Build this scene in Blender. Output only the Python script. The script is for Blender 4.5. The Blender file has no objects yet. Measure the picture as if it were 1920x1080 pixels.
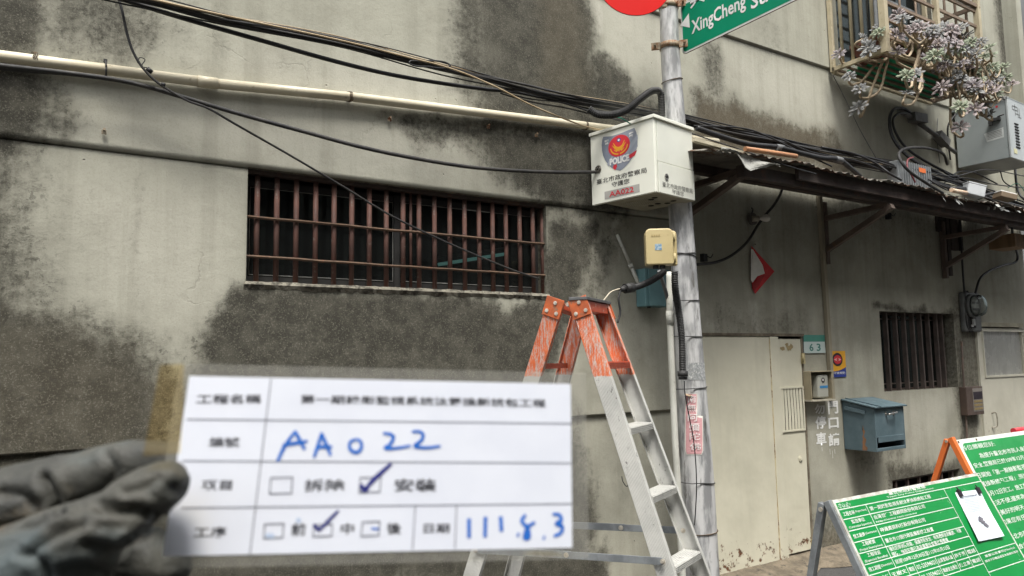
import bpy, math, random
import numpy as np
from mathutils import Vector, Matrix
random.seed(7); RNG = np.random.default_rng(7)
scene = bpy.context.scene
COL = scene.collection
rad = math.radians

# ------------------------------------------------------------------ camera
FPX = 1387.0
YAW, PIT, ROLL = rad(32.7), rad(5.6), rad(-0.93)
CAM = Vector((0.0, -3.97, 1.6))
_fw = Vector((math.sin(YAW)*math.cos(PIT), math.cos(YAW)*math.cos(PIT), math.sin(PIT)))
_r0 = Vector((math.cos(YAW), -math.sin(YAW), 0)); _u0 = _r0.cross(_fw)
_rt = _r0*math.cos(ROLL) + _u0*math.sin(ROLL)
_up = -_r0*math.sin(ROLL) + _u0*math.cos(ROLL)
cam_data = bpy.data.cameras.new('camera'); cam = bpy.data.objects.new('camera', cam_data)
COL.objects.link(cam); scene.camera = cam
cam_data.sensor_width = 36; cam_data.lens = FPX/1920*36
cam_data.clip_start = 0.02; cam_data.clip_end = 300
m = Matrix((_rt, _up, -_fw)).transposed().to_4x4(); m.translation = CAM
cam.matrix_world = m
cam_data.dof.use_dof = True; cam_data.dof.focus_distance = 4.8; cam_data.dof.aperture_fstop = 8.8

# ------------------------------------------------------------------ light
SUN_EL, SUN_AZ = 65.0, 205.0       # elevation, compass azimuth (0 = +Y, clockwise)
w = bpy.data.worlds.new('World'); scene.world = w; w.use_nodes = True
nt = w.node_tree; nt.nodes.clear()
sky = nt.nodes.new('ShaderNodeTexSky'); sky.sky_type = 'NISHITA'; sky.sun_disc = False
sky.sun_elevation = rad(SUN_EL); sky.sun_rotation = rad(SUN_AZ); sky.dust_density = 4.0; sky.air_density = 1.0
hs = nt.nodes.new('ShaderNodeHueSaturation'); hs.inputs['Saturation'].default_value = 0.22
bg = nt.nodes.new('ShaderNodeBackground'); bg.inputs['Strength'].default_value = 0.125
ow = nt.nodes.new('ShaderNodeOutputWorld')
nt.links.new(sky.outputs[0], hs.inputs['Color']); nt.links.new(hs.outputs[0], bg.inputs['Color']); nt.links.new(bg.outputs[0], ow.inputs[0])
sd = bpy.data.lights.new('sun', 'SUN'); sd.energy = 1.5; sd.angle = rad(17); sd.color = (1.0, 0.965, 0.90)
so = bpy.data.objects.new('sun', sd); COL.objects.link(so)
_e, _a = rad(SUN_EL), rad(SUN_AZ)
sdir = Vector((math.sin(_a)*math.cos(_e), math.cos(_a)*math.cos(_e), math.sin(_e)))
so.rotation_euler = sdir.to_track_quat('Z', 'Y').to_euler(); so.location = (0, -6, 12)
scene.view_settings.view_transform = 'Standard'; scene.view_settings.look = 'None'
scene.view_settings.exposure = 1.55; scene.view_settings.gamma = 1.0
scene.view_settings.use_curve_mapping = False
scene.render.engine = 'CYCLES'
scene.cycles.max_bounces = 6; scene.cycles.transparent_max_bounces = 8

# ------------------------------------------------------------------ geometry helpers
def ray(px, py): return _fw + _rt*((px-960)/FPX) - _up*((py-540)/FPX)
def P(px, py, o=0.0):                      # where the sight line meets the plane o metres in front of the house wall
    r = ray(px, py); return CAM + r*((-o-CAM.y)/r.y)
def PX(px, py, X):                         # ... meets the plane x = X
    r = ray(px, py); return CAM + r*((X-CAM.x)/r.x)
def PZ(px, py, Z):
    r = ray(px, py); return CAM + r*((Z-CAM.z)/r.z)
def DP(px, py, d): return CAM + ray(px, py)*d
def PP(px, py, p0, n):                     # ... meets the plane through p0 with normal n
    r = ray(px, py); return CAM + r*((p0-CAM).dot(n)/r.dot(n))
def V(*a): return Vector(a)
XA, YA, ZA = V(1, 0, 0), V(0, 1, 0), V(0, 0, 1)

def tag(o, label=None, cat=None, group=None, kind=None):
    if label: o['label'] = label
    if cat: o['category'] = cat
    if group: o['group'] = group
    if kind: o['kind'] = kind
    return o
def thing(name, label, cat, loc, group=None):
    o = bpy.data.objects.new(name, None); o.empty_display_size = 0.1
    o.location = loc; COL.objects.link(o)
    return tag(o, label, cat, group)
def wmat(o):
    m = Matrix.Translation(o.location) @ o.rotation_euler.to_matrix().to_4x4()
    if o.parent: m = wmat(o.parent) @ o.matrix_parent_inverse @ m
    return m
def adopt(o, parent):
    if parent is not None:
        o.parent = parent; o.matrix_parent_inverse = wmat(parent).inverted()
def link(name, me, mat, parent=None, bevel=0.0):
    o = bpy.data.objects.new(name, me); COL.objects.link(o)
    if mat is not None and not len(me.materials): me.materials.append(mat)
    adopt(o, parent)
    if bevel:
        b = o.modifiers.new('bevel', 'BEVEL'); b.width = bevel; b.segments = 2; b.limit_method = 'ANGLE'
    return o

class MB:
    def __init__(s): s.v = []; s.f = []; s.sm = []
    def add(s, vs, fs, smooth=False):
        n = len(s.v); s.v += [tuple(p) for p in vs]
        for f in fs: s.f.append([n+i for i in f]); s.sm.append(smooth)
        return s
    def quad(s, a, b, c, d): return s.add([a, b, c, d], [(0, 1, 2, 3)])
    def poly(s, pts): return s.add(pts, [tuple(range(len(pts)))])
    def box(s, c, size, ax=None):
        c = Vector(c); a = ax or (XA, YA, ZA); h = [x/2 for x in size]; vs = []
        for i in (-1, 1):
            for j in (-1, 1):
                for k in (-1, 1): vs.append(c + a[0]*(i*h[0]) + a[1]*(j*h[1]) + a[2]*(k*h[2]))
        return s.add(vs, [(0, 1, 3, 2), (4, 6, 7, 5), (0, 4, 5, 1), (2, 3, 7, 6), (0, 2, 6, 4), (1, 5, 7, 3)])
    def mm(s, x0, x1, y0, y1, z0, z1):
        return s.box(((x0+x1)/2, (y0+y1)/2, (z0+z1)/2), (abs(x1-x0), abs(y1-y0), abs(z1-z0)))
    def bar(s, p0, p1, w, h, side=None):          # rectangular bar from p0 to p1
        p0 = Vector(p0); p1 = Vector(p1); d = (p1-p0); L = d.length; d.normalize()
        sd_ = Vector(side) if side is not None else (ZA if abs(d.z) < .9 else XA)
        b = d.cross(sd_).normalized(); c = b.cross(d).normalized()
        return s.box((p0+p1)/2, (L, w, h), (d, b, c))
    def prism(s, pts, vec):
        n = len(pts); vec = Vector(vec); vs = [Vector(p) for p in pts]; vs += [p+vec for p in vs]
        fs = [tuple(range(n-1, -1, -1)), tuple(range(n, 2*n))] + [(i, (i+1) % n, n+(i+1) % n, n+i) for i in range(n)]
        return s.add(vs, fs)
    def tube(s, pts, r, n=8, caps=True, smooth=True):
        pts = [Vector(p) for p in pts]; m_ = len(pts); rs = r if isinstance(r, (list, tuple)) else [r]*m_
        vs = []; prev = None
        for i, p in enumerate(pts):
            t = (pts[min(i+1, m_-1)] - pts[max(i-1, 0)])
            if t.length < 1e-9: t = V(0, 0, 1)
            t.normalize()
            if prev is None:
                a = t.cross(ZA if abs(t.z) < .9 else XA).normalized()
            else:
                a = (prev - t*prev.dot(t)).normalized()
            prev = a; b = t.cross(a)
            for k in range(n):
                th = 2*math.pi*k/n; vs.append(p + (a*math.cos(th) + b*math.sin(th))*rs[i])
        fs = []
        for i in range(m_-1):
            for k in range(n):
                k2 = (k+1) % n; fs.append((i*n+k, i*n+k2, (i+1)*n+k2, (i+1)*n+k))
        s.add(vs, fs, smooth)
        if caps:
            n0 = len(s.v) - m_*n
            s.f.append([n0+k for k in range(n-1, -1, -1)]); s.sm.append(False)
            s.f.append([n0+(m_-1)*n+k for k in range(n)]); s.sm.append(False)
        return s
    def cyl(s, p0, p1, r0, r1=None, n=16): return s.tube([p0, p1], [r0, r0 if r1 is None else r1], n)
    def disc(s, c, nrm, r, n=24, th=0.0, up=None, ry=None):
        nrm = Vector(nrm).normalized(); u = Vector(up) if up is not None else (ZA if abs(nrm.z) < .9 else XA)
        a = u.cross(nrm).normalized(); b = nrm.cross(a); ry = ry or r
        pts = [Vector(c) + a*(r*math.cos(2*math.pi*k/n)) + b*(ry*math.sin(2*math.pi*k/n)) for k in range(n)]
        return s.prism(pts, nrm*th) if th else s.poly(pts)
    def mesh(s, name='mesh'):
        me = bpy.data.meshes.new(name); me.from_pydata(s.v, [], s.f)
        me.polygons.foreach_set('use_smooth', s.sm); me.validate(); me.update()
        return me
    def obj(s, name, mat, parent=None, bevel=0.0): return link(name, s.mesh(name), mat, parent, bevel)

def spline(pts, n=8):                      # Catmull-Rom through points
    pts = [Vector(p) for p in pts]
    if len(pts) < 3: return pts
    q = [pts[0]*2-pts[1]] + pts + [pts[-1]*2-pts[-2]]; out = []
    for i in range(1, len(q)-2):
        p0, p1, p2, p3 = q[i-1:i+3]
        for k in range(n):
            t = k/n
            out.append(0.5*((2*p1) + (p2-p0)*t + (2*p0-5*p1+4*p2-p3)*t*t + (3*p1-p0-3*p2+p3)*t**3))
    out.append(pts[-1]); return out
def path(px, o):                           # pixel polyline at given offset(s) from the wall -> smooth 3D path
    out = []
    for i, q in enumerate(px):
        oo = q[2] if len(q) > 2 else o
        out.append(P(q[0], q[1], oo))
    return spline(out)

TEXTS = []
def text(s, c, xd, yd, w=None, h=None, mat=None, parent=None, name='lettering', bold=0.0, lift=0.0):
    """flat lettering centred on c, x along xd, y along yd, fitted into width w and height h"""
    TEXTS.append((s, Vector(c), Vector(xd).normalized(), Vector(yd).normalized(), w, h, mat, parent, name, bold, lift))
def flush_texts():
    objs = []
    for t in TEXTS:
        cu = bpy.data.curves.new('lettering', 'FONT'); cu.body = t[0]; cu.resolution_u = 2; cu.offset = t[9]; cu.size = 1.0
        cu.align_x = 'LEFT'
        o = bpy.data.objects.new('lettering_src', cu); COL.objects.link(o); objs.append(o)
    bpy.context.view_layer.update(); dg = bpy.context.evaluated_depsgraph_get()
    for o, (s, c, xd, yd, w, h, mat, parent, name, bold, lift) in zip(objs, TEXTS):
        me = bpy.data.meshes.new_from_object(o.evaluated_get(dg)); n = len(me.vertices)
        if n:
            a = np.empty(n*3); me.vertices.foreach_get('co', a); a = a.reshape(-1, 3)
            lo, hi = a.min(0), a.max(0); ext = np.maximum(hi-lo, 1e-6)
            sx = (w/ext[0]) if w else None; sy = (h/ext[1]) if h else None
            sx = sx or sy; sy = sy or sx
            a[:, 0] = (a[:, 0]-(lo[0]+hi[0])/2)*sx; a[:, 1] = (a[:, 1]-(lo[1]+hi[1])/2)*sy
            if callable(c): b = np.array([c(p[0], p[1])[:] for p in a])
            else: b = np.array(c) + a[:, :1]*np.array(xd) + a[:, 1:2]*np.array(yd)
            me.vertices.foreach_set('co', b.ravel()); me.materials.clear(); me.update()
            link(name, me, mat, parent)
    for o in objs:
        cu = o.data; bpy.data.objects.remove(o); bpy.data.curves.remove(cu)
    TEXTS.clear()

def ribbon(mb, pts, wd, nrm):              # flat brush stroke along pts on a surface with normal nrm
    pts = [Vector(p) for p in pts]; L = []; R = []
    for i, p in enumerate(pts):
        t = (pts[min(i+1, len(pts)-1)]-pts[max(i-1, 0)]).normalized(); s_ = Vector(nrm).cross(t).normalized()
        ww = wd[i] if isinstance(wd, (list, tuple)) else wd
        L.append(p+s_*ww/2); R.append(p-s_*ww/2)
    n = len(pts)
    mb.add(L+R, [(i, i+1, n+i+1, n+i) for i in range(n-1)])

# ------------------------------------------------------------------ materials
def srgb(r, g, b):
    f = lambda c: (c/255/12.92 if c/255 <= .04045 else ((c/255+.055)/1.055)**2.4)
    return (f(r), f(g), f(b))
def nodes(name):
    mt = bpy.data.materials.new(name); mt.use_nodes = True; t = mt.node_tree
    return mt, t, t.nodes['Principled BSDF'], t.nodes['Material Output']
def N(t, typ, **kw):
    n = t.nodes.new('ShaderNode'+typ)
    for k, v in kw.items():
        if k.startswith('i_'):
            key = k[2:]; key = int(key) if key.isdigit() else key.replace('_', ' ')
            n.inputs[key].default_value = v
        else: setattr(n, k, v)
    return n
def noise(t, co, scale, detail=5, rough=.6, stretch=None):
    n = N(t, 'TexNoise'); n.inputs['Scale'].default_value = scale; n.inputs['Detail'].default_value = detail; n.inputs['Roughness'].default_value = rough
    if stretch:
        mp = N(t, 'Mapping'); mp.inputs['Scale'].default_value = stretch
        t.links.new(co, mp.inputs['Vector']); co = mp.outputs[0]
    t.links.new(co, n.inputs['Vector']); return n.outputs['Fac']
def ramp(t, fac, lo, hi, a=0.0, b=1.0):
    r = N(t, 'MapRange', interpolation_type='SMOOTHSTEP')
    r.inputs['From Min'].default_value = lo; r.inputs['From Max'].default_value = hi
    r.inputs['To Min'].default_value = a; r.inputs['To Max'].default_value = b
    t.links.new(fac, r.inputs['Value']); return r.outputs[0]
def mth(t, op, a, b=None, clamp=False):
    n = N(t, 'Math', operation=op, use_clamp=clamp)
    for i, x in enumerate((a, b)):
        if x is None: continue
        if isinstance(x, (int, float)): n.inputs[i].default_value = x
        else: t.links.new(x, n.inputs[i])
    return n.outputs[0]
def mix(t, fac, a, b, mode='MIX'):
    n = N(t, 'Mix', data_type='RGBA', blend_type=mode)
    for sock, x in ((n.inputs[0], fac), (n.inputs[6], a), (n.inputs[7], b)):
        if isinstance(x, (int, float)): sock.default_value = x
        elif isinstance(x, tuple): sock.default_value = (*x, 1)
        else: t.links.new(x, sock)
    return n.outputs[2]
def bump(t, h, strength, dist, bsdf, prev=None):
    b = N(t, 'Bump'); b.inputs['Strength'].default_value = strength; b.inputs['Distance'].default_value = dist
    t.links.new(h, b.inputs['Height'])
    if prev is not None: t.links.new(prev, b.inputs['Normal'])
    t.links.new(b.outputs[0], bsdf.inputs['Normal']); return b.outputs[0]
def M(name, c1, c2=None, scale=6, rough=.6, metal=0, bm=.15, bscale=80, bdist=.002, stretch=None, dirt=None, spec=.4, coord='Object', contrast=(.35, .65)):
    """two-tone noisy surface; dirt = (colour, threshold, scale[, stretch]) adds patches with their own shape"""
    mt, t, b, o = nodes(name); tc = N(t, 'TexCoord'); co = tc.outputs[coord]
    c2 = c2 or tuple(x*.82 for x in c1)
    c = mix(t, ramp(t, noise(t, co, scale, stretch=stretch), *contrast), c1, c2)
    if dirt:
        f = ramp(t, noise(t, co, dirt[2], 8, .68, dirt[3] if len(dirt) > 3 else None), dirt[1]-.05, dirt[1]+.07)
        c = mix(t, f, c, dirt[0])
    t.links.new(c, b.inputs['Base Color'])
    r = ramp(t, noise(t, co, scale*2.3), .3, .7, max(rough-.09, .03), min(rough+.09, 1)); t.links.new(r, b.inputs['Roughness'])
    b.inputs['Metallic'].default_value = metal; b.inputs['Specular IOR Level'].default_value = spec
    if bm: bump(t, noise(t, co, bscale, 4), bm, bdist, b)
    return mt

C_BLACK = M('black_cable_jacket', (.011, .011, .012), (.02, .02, .021), 12, .5, bm=.05)
C_BLACK2 = M('dusty_cable_jacket', (.02, .02, .021), (.04, .038, .035), 9, .65, bm=.05)
C_GREY = M('grey_cable_jacket', (.11, .115, .12), (.16, .16, .155), 8, .6, bm=.05)
C_TAN = M('tan_cable_jacket', (.34, .25, .14), (.42, .33, .21), 8, .6, bm=.05)
C_RED = M('red_cable_jacket', (.16, .035, .04), None, 8, .6, bm=.05)
C_GREEN = M('green_cable_jacket', (.02, .22, .14), None, 8, .5, bm=.05)
M_PVC = M('aged_pvc', (.60, .55, .42), (.48, .43, .31), 3, .45, bm=.05, dirt=((.22, .17, .09), .66, 14))
M_PVCG = M('grey_white_pvc', (.58, .58, .52), (.47, .47, .415), 3, .5, bm=.05, dirt=((.2, .19, .15), .66, 10))
M_WIRE = M('rusty_wire', (.11, .075, .045), (.06, .045, .03), 20, .8)
M_DARKSTEEL = M('blackened_steel', (.035, .026, .022), (.06, .04, .032), 5, .7, bm=.3, dirt=((.09, .045, .028), .6, 9))
M_BROWNBAR = M('red_oxide_bar', (.115, .052, .038), (.08, .043, .034), 7, .72, bm=.25, bscale=120, dirt=((.17, .145, .12), .64, 26))
M_RUSTBAR = M('rusty_crossbar', (.13, .08, .05), (.085, .055, .038), 18, .85, bm=.6, bscale=90, dirt=((.22, .09, .05), .63, 14))
M_WINBAR = M('old_brown_bar', (.10, .077, .066), (.07, .055, .048), 8, .75, bm=.3)
M_GALV = M('weathered_galvanised', (.56, .56, .555), (.25, .253, .256), 13, .42, metal=.12, bm=.3, bscale=60, stretch=(1, 1, .24), contrast=(.40, .60), dirt=((.12, .115, .105), .62, 17, (1, 1, .22)))
M_GALV2 = M('galvanised_angle', (.30, .32, .33), (.20, .215, .225), 14, .45, metal=.5, bm=.1)
M_STRAP = M('steel_strap', (.07, .07, .07), (.045, .045, .043), 30, .5, metal=.5)
M_RUSTCLAMP = M('rusty_clamp', (.30, .26, .19), (.22, .12, .06), 30, .7, metal=.2, bm=.3, dirt=((.16, .06, .025), .55, 25))
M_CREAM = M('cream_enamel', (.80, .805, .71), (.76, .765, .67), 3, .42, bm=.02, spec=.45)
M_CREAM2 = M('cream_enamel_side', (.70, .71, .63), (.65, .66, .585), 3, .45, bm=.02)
M_CREAMDARK = M('box_underside', (.40, .37, .28), (.30, .27, .2), 9, .6)  # darker cream than the door
M_INK = M('black_print', (.03, .03, .03), None, 5, .6, bm=0)
M_INKG = M('faded_grey_print', (.09, .09, .085), None, 5, .6, bm=0)
M_WHITEP = M('white_print', (.80, .80, .78), None, 5, .5, bm=0)
M_REDP = M('red_print', (.62, .035, .05), None, 5, .5, bm=0)
M_GOLDP = M('gold_print', (.75, .36, .03), None, 5, .5, bm=0)
M_BLUEP = M('blue_print', (.02, .04, .24), None, 5, .5, bm=0)
M_SHIELD = M('grey_print', (.20, .225, .28), (.27, .295, .35), 2.2, .45, bm=0, contrast=(.45, .55))
M_PLATE = M('grey_number_plate', (.40, .39, .36), None, 5, .5, bm=0)
M_HOLE = M('dark_hole', (.012, .011, .01), None, 5, .9, bm=0)
M_CHROME = M('dull_chrome', (.55, .53, .50), (.4, .38, .35), 40, .28, metal=1, bm=.05)
M_REDSIGN = M('red_sign_film', (.56, .008, .006), (.52, .008, .006), 3, .55, bm=.02, spec=.15)
M_GREENSIGN = M('green_sign_film', (.0, .23, .12), (.0, .205, .105), 2, .5, bm=.02, spec=.2)
M_SIGNEDGE = M('sign_white_edge', (.72, .73, .70), (.6, .6, .57), 6, .45, bm=.03)
M_YELBOX = M('yellowed_plastic', (.47, .385, .20), (.40, .325, .165), 3, .48, bm=.04, dirt=((.3, .22, .1), .7, 8))
M_TEAL = M('teal_paint', (.14, .26, .27), (.105, .205, .22), 5, .5, bm=.1, dirt=((.08, .12, .12), .66, 8))
M_ORANGE = M('orange_paint', (.70, .17, .035), (.62, .14, .03), 6, .5, bm=.1, dirt=((.36, .10, .04), .68, 14))
M_RUBBER = M('black_rubber', (.02, .02, .02), (.035, .034, .033), 12, .6)
M_DOOR = None

# ------------------------------------------------------------------ stained plaster wall
def nproj(a):
    d = a - np.array(CAM); f, r, u = (np.array(x) for x in (_fw, _rt, _up))
    z = np.maximum(d@f, .05); return 960+FPX*(d@r)/z, 540-FPX*(d@u)/z
def sstep(x, a, b):
    t = np.clip((x-a)/(b-a), 0, 1); return t*t*(3-2*t)
def vnoise(x, y, seed):                    # smooth value noise
    g = np.random.default_rng(seed).random((64, 64))
    xi = np.floor(x).astype(int); yi = np.floor(y).astype(int); fx = x-xi; fy = y-yi
    fx = fx*fx*(3-2*fx); fy = fy*fy*(3-2*fy); q = lambda i, j: g[(xi+i) % 64, (yi+j) % 64]
    return (q(0, 0)*(1-fx)+q(1, 0)*fx)*(1-fy)+(q(0, 1)*(1-fx)+q(1, 1)*fx)*fy
def fbm(x, y, seed, oct=4):
    s = 0; a = .5
    for k in range(oct): s = s+a*vnoise(x*2**k, y*2**k, seed+k); a *= .5
    return s
def polymask(x, y, pts, soft):
    """1 inside, 0 outside, soft edge (in metres on the wall); pts are wall coordinates"""
    inside = np.zeros(x.shape, bool); dist = np.full(x.shape, 1e9); n = len(pts)
    for i in range(n):
        (x0, y0), (x1, y1) = pts[i], pts[(i+1) % n]
        c = ((y0 > y) != (y1 > y)) & (x < (x1-x0)*(y-y0)/((y1-y0) or 1e-9)+x0); inside ^= c
        dx, dy = x1-x0, y1-y0; t = np.clip(((x-x0)*dx+(y-y0)*dy)/(dx*dx+dy*dy+1e-12), 0, 1)
        dist = np.minimum(dist, np.hypot(x-x0-t*dx, y-y0-t*dy))
    return sstep(np.where(inside, dist, -dist), -soft, soft)

ZL1, ZL2, ZB = 2.635, 4.215, 1.225
W1 = (P(461, 430).x, P(1022, 470).x, P(740, 541).z, ZL1-.004)
W2 = (P(1653, 655).x, P(1792, 655).x, P(1720, 731).z, P(1720, 586).z)
D1 = (P(1318, 800).x, P(1511, 800).x, -.06, P(1420, 628).z)
D2 = (P(1834, 700).x, P(1834, 700).x+1.0, -.06, P(1850, 613).z)
VT = (P(1672, 890).x, P(1800, 885).x, .16, P(1740, 889).z)
W3 = (P(1561, 60).x, P(1742, 90).x, 4.33, 5.9)
OPEN = [W1, W2, D1, D2, VT, W3]

def wall_off(X, Z):
    left = X < 4.02
    o = np.where(left, np.where(Z > ZL1, .032, np.where(Z > ZB, .02, 0.0)), np.where(Z > 3.12, .032, 0.0))
    o = o + np.where(Z > ZL2, .018, 0.0)
    groove = (left & (np.abs(Z-ZL1+.004) < .0045)) | (left & (np.abs(Z-ZB+.004) < .0045)) | (np.abs(Z-ZL2+.006) < .0065)
    return np.where(groove, -.004, o)

def stain_shade_wall():
    def axis(lo, hi, st, extra):
        a = np.arange(lo, hi, st); e = sorted(extra)
        a = np.array([x for x in a if min(abs(x-y) for y in e) > st*.3]); return np.unique(np.concatenate([a, e, [hi]]))
    xs = axis(-2.2, 9.62, .026, [4.019, 4.021]+[v for o in OPEN for v in o[:2]])
    zs = axis(-.3, 6.6, .026, [ZL1-.0095, ZL1-.008, ZL1-.001, ZL1+.001, ZL2-.014, ZL2-.012, ZL2-.001, ZL2+.001, ZB-.0095, ZB-.008, ZB-.001, ZB+.001, 3.119, 3.121]+[v for o in OPEN for v in o[2:] if v > -.3])
    X, Z = np.meshgrid(xs, zs, indexing='ij'); nx, nz = X.shape
    Y = -wall_off(X, Z)
    co = np.stack([X, Y, Z], -1).reshape(-1, 3)
    xc = (xs[:-1]+xs[1:])/2; zc = (zs[:-1]+zs[1:])/2; XC, ZC = np.meshgrid(xc, zc, indexing='ij')
    keep = np.ones(XC.shape, bool)
    for o in OPEN: keep &= ~((XC > o[0]) & (XC < o[1]) & (ZC > o[2]) & (ZC < o[3]))
    I, J = np.nonzero(keep); f = np.stack([I*nz+J, (I+1)*nz+J, (I+1)*nz+J+1, I*nz+J+1], 1)
    me = bpy.data.meshes.new('wall'); n = len(co)
    me.vertices.add(n); me.vertices.foreach_set('co', co.ravel())
    me.loops.add(len(f)*4); me.loops.foreach_set('vertex_index', f.ravel().astype(np.int32))
    me.polygons.add(len(f)); me.polygons.foreach_set('loop_start', np.arange(len(f), dtype=np.int32)*4)
    me.update(); me.validate()
    # stains and painted shade (awning, cables): every patch is laid out on the wall itself
    x, z = co[:, 0], co[:, 2]
    wx = x + (fbm(x*1.6+7, z*1.6, 3)-.47)*.30 + (fbm(x*8, z*8, 5)-.47)*.16
    wz = z + (fbm(x*1.6, z*1.6+9, 13)-.47)*.30 + (fbm(x*8, z*8, 15)-.47)*.16
    def pw(*pts): return [(P(a, b).x, P(a, b).z) for a, b in pts]
    d = np.zeros(n)
    def put(pts, amt, soft=.12, jit=1.0):
        nonlocal d
        xx, zz = x+(wx-x)*jit, z+(wz-z)*jit
        d = np.maximum(d, amt*polymask(xx, zz, pts, soft*1.7+.02))
    # broad soot column falling from the roof, right of the middle
    put(pw((905, -300), (1085, -300), (1100, 120), (1112, 250), (890, 250)), .97, .09, .5)
    put(pw((848, -300), (960, -300), (950, 250), (838, 165)), .60, .08, .5)
    put(pw((855, 175), (1240, 205), (1240, 285), (1080, 300), (870, 225)), .78, .08)
    put(pw((745, 228), (1240, 275), (1240, 398), (1030, 378), (935, 360), (880, 290), (800, 262)), .80, .10)
    put(pw((1026, 400), (1120, 400), (1105, 480), (1085, 560), (1045, 640), (1022, 560)), .84, .07)
    put(pw((1100, 405), (1190, 412), (1150, 520), (1120, 600), (1075, 640)), .40, .10)
    # under the barred window
    put(pw((448, 548), (1045, 566), (1055, 640), (1015, 720), (980, 760), (420, 700), (385, 660)), .97, .07, .7)
    put(pw((400, 640), (1010, 680), (1080, 800), (1100, 1100), (300, 1150), (330, 760)), .86, .14)
    put(pw((860, 1015), (1120, 1020), (1180, 1300), (820, 1300)), .95, .06)
    # lower left mould
    put(pw((-500, 540), (40, 560), (160, 625), (265, 668), (330, 725), (300, 900), (-500, 900)), .92, .16)
    put(pw((-500, 845), (420, 832), (420, 1300), (-500, 1300)), .97, .03, .3)
    # left edge and top left
    put(pw((-600, 265), (70, 290), (60, 420), (120, 560), (60, 640), (-600, 640)), .62, .18)
    put(pw((-600, -300), (90, -300), (80, 40), (60, 110), (90, 190), (20, 300), (-600, 300)), .90, .12)
    put(pw((60, -60), (215, -60), (330, 60), (240, 90), (90, 70)), .56, .14)
    put(pw((60, 110), (95, 115), (160, 260), (110, 275), (40, 200)), .55, .07)
    put(pw((-300, -300), (560, -300), (520, 40), (640, 150), (600, 190), (250, 180), (-300, 150)), .20, .35)
    put(pw((300, 40), (700, 120), (860, 170), (860, 200), (600, 170), (280, 90)), .14, .12)  # soft shadow of the cables, put into the wall colour
    put(pw((-300, 300), (260, 330), (220, 560), (120, 620), (-300, 600)), .24, .3)
    put(pw((245, 320), (275, 322), (270, 470), (285, 600), (255, 600)), .30, .04, .3); put(pw((340, 340), (352, 340), (348, 450), (338, 450)), .22, .03, .3)
    put(pw((1120, 560), (1250, 560), (1250, 1080), (1100, 1080)), .16, .25); put(pw((1085, 1000), (1130, 1000), (1130, 1060), (1095, 1060)), .6, .06)
    # grime band above the awning and beside the pole
    put(pw((1285, 178), (1345, 195), (1560, 268), (1600, 330), (1290, 330)), .86, .10)
    put(pw((1302, 60), (1350, 80), (1356, 190), (1306, 190)), .44, .07, .5)
    put(pw((1090, 100), (1130, 110), (1200, 215), (1085, 215)), .80, .08)
    put(pw((1405, -200), (1450, -200), (1450, 130), (1420, 200)), .25, .10)
    # right house: foot of the wall, around the meter, under the low window
    put(pw((1520, 960), (1590, 980), (1640, 1300), (1500, 1300)), .55, .14)
    put(pw((1660, 880), (1810, 870), (1810, 930), (1660, 930)), .62, .07)
    put(pw((1786, 560), (1838, 560), (1838, 1000), (1806, 1000)), .52, .06)
    put(pw((1590, 838), (1690, 838), (1690, 880), (1600, 890)), .35, .07)
    put(pw((1645, 575), (1800, 575), (1800, 592), (1645, 592)), .6, .03)
    put(pw((1845, -200), (1900, -200), (1905, 190), (1868, 190)), .52, .06, .4)
    put(pw((1320, 560), (1520, 560), (1520, 640), (1320, 640)), .30, .12)
    put(pw((1290, 280), (1930, 400), (1930, 570), (1600, 540), (1290, 520)), .18, .30)  # brownish staining plus painted shade over the wall under the awning
    put(pw((1290, 280), (1930, 400), (1930, 500), (1600, 440), (1290, 380)), .30, .2)  # stronger strip of painted shade close below the awning
    # pale washed streaks
    p = np.zeros(n)
    for pts, amt, soft in (
        (pw((470, 110), (850, 130), (850, 250), (900, 330), (520, 318), (180, 270), (160, 200)), .55, .25),
        (pw((150, 350), (440, 340), (430, 560), (360, 640), (180, 560)), .45, .22),
        (pw((1655, 742), (1800, 742), (1770, 800), (1700, 850), (1650, 800)), .5, .12),
        (pw((1040, 8), (1066, 8), (1070, 30), (1045, 30)), 1.0, .02),
        (pw((1100, -100), (1122, -100), (1120, 60), (1105, 60)), .8, .03),
        (pw((1148, 405), (1160, 405), (1166, 470), (1160, 500)), .8, .02),
        (pw((1130, 20), (1235, 20), (1240, 160), (1130, 130)), .4, .12),
        (pw((1350, 80), (1530, 150), (1700, 300), (1560, 260), (1350, 160)), .45, .15),
        (pw((1405, 560), (1420, 560), (1425, 625), (1412, 625)), .8, .03),
        (pw((1320, 600), (1350, 600), (1350, 622), (1320, 622)), .7, .03),
        (pw((640, 620), (700, 620), (720, 660), (650, 660)), .0, .05)):
        p = np.maximum(p, amt*polymask(x+(wx-x)*.5, z+(wz-z)*.5, pts, soft))
    b = np.zeros(n)                          # brown-olive tint
    for pts, amt, soft in (
        (pw((985, -300), (1075, -300), (1085, 180), (1000, 180)), .5, .12),
        (pw((-400, 560), (200, 640), (280, 720), (260, 860), (-400, 860)), .3, .2),
        (pw((1290, 180), (1600, 260), (1600, 330), (1290, 330)), .9, .1),
        (pw((1535, 1000), (1565, 1000), (1570, 1060), (1540, 1070)), 1., .05),
        (pw((1300, 300), (1930, 400), (1930, 900), (1300, 900)), .35, .3)):
        b = np.maximum(b, amt*polymask(wx, wz, pts, soft))
    cem = np.maximum(sstep(x, 3.95, 4.1)*sstep(z, 3.14, 3.08), sstep(wx, 2.86, 3.05)*sstep(z, ZL1+.004, ZL1-.004))
    for nm, arr in (('dirt', d), ('pale', p), ('brown', b), ('cement', cem)):  # dirt also carries the painted shade
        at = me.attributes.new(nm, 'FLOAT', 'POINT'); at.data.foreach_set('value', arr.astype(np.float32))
    return me

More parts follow.
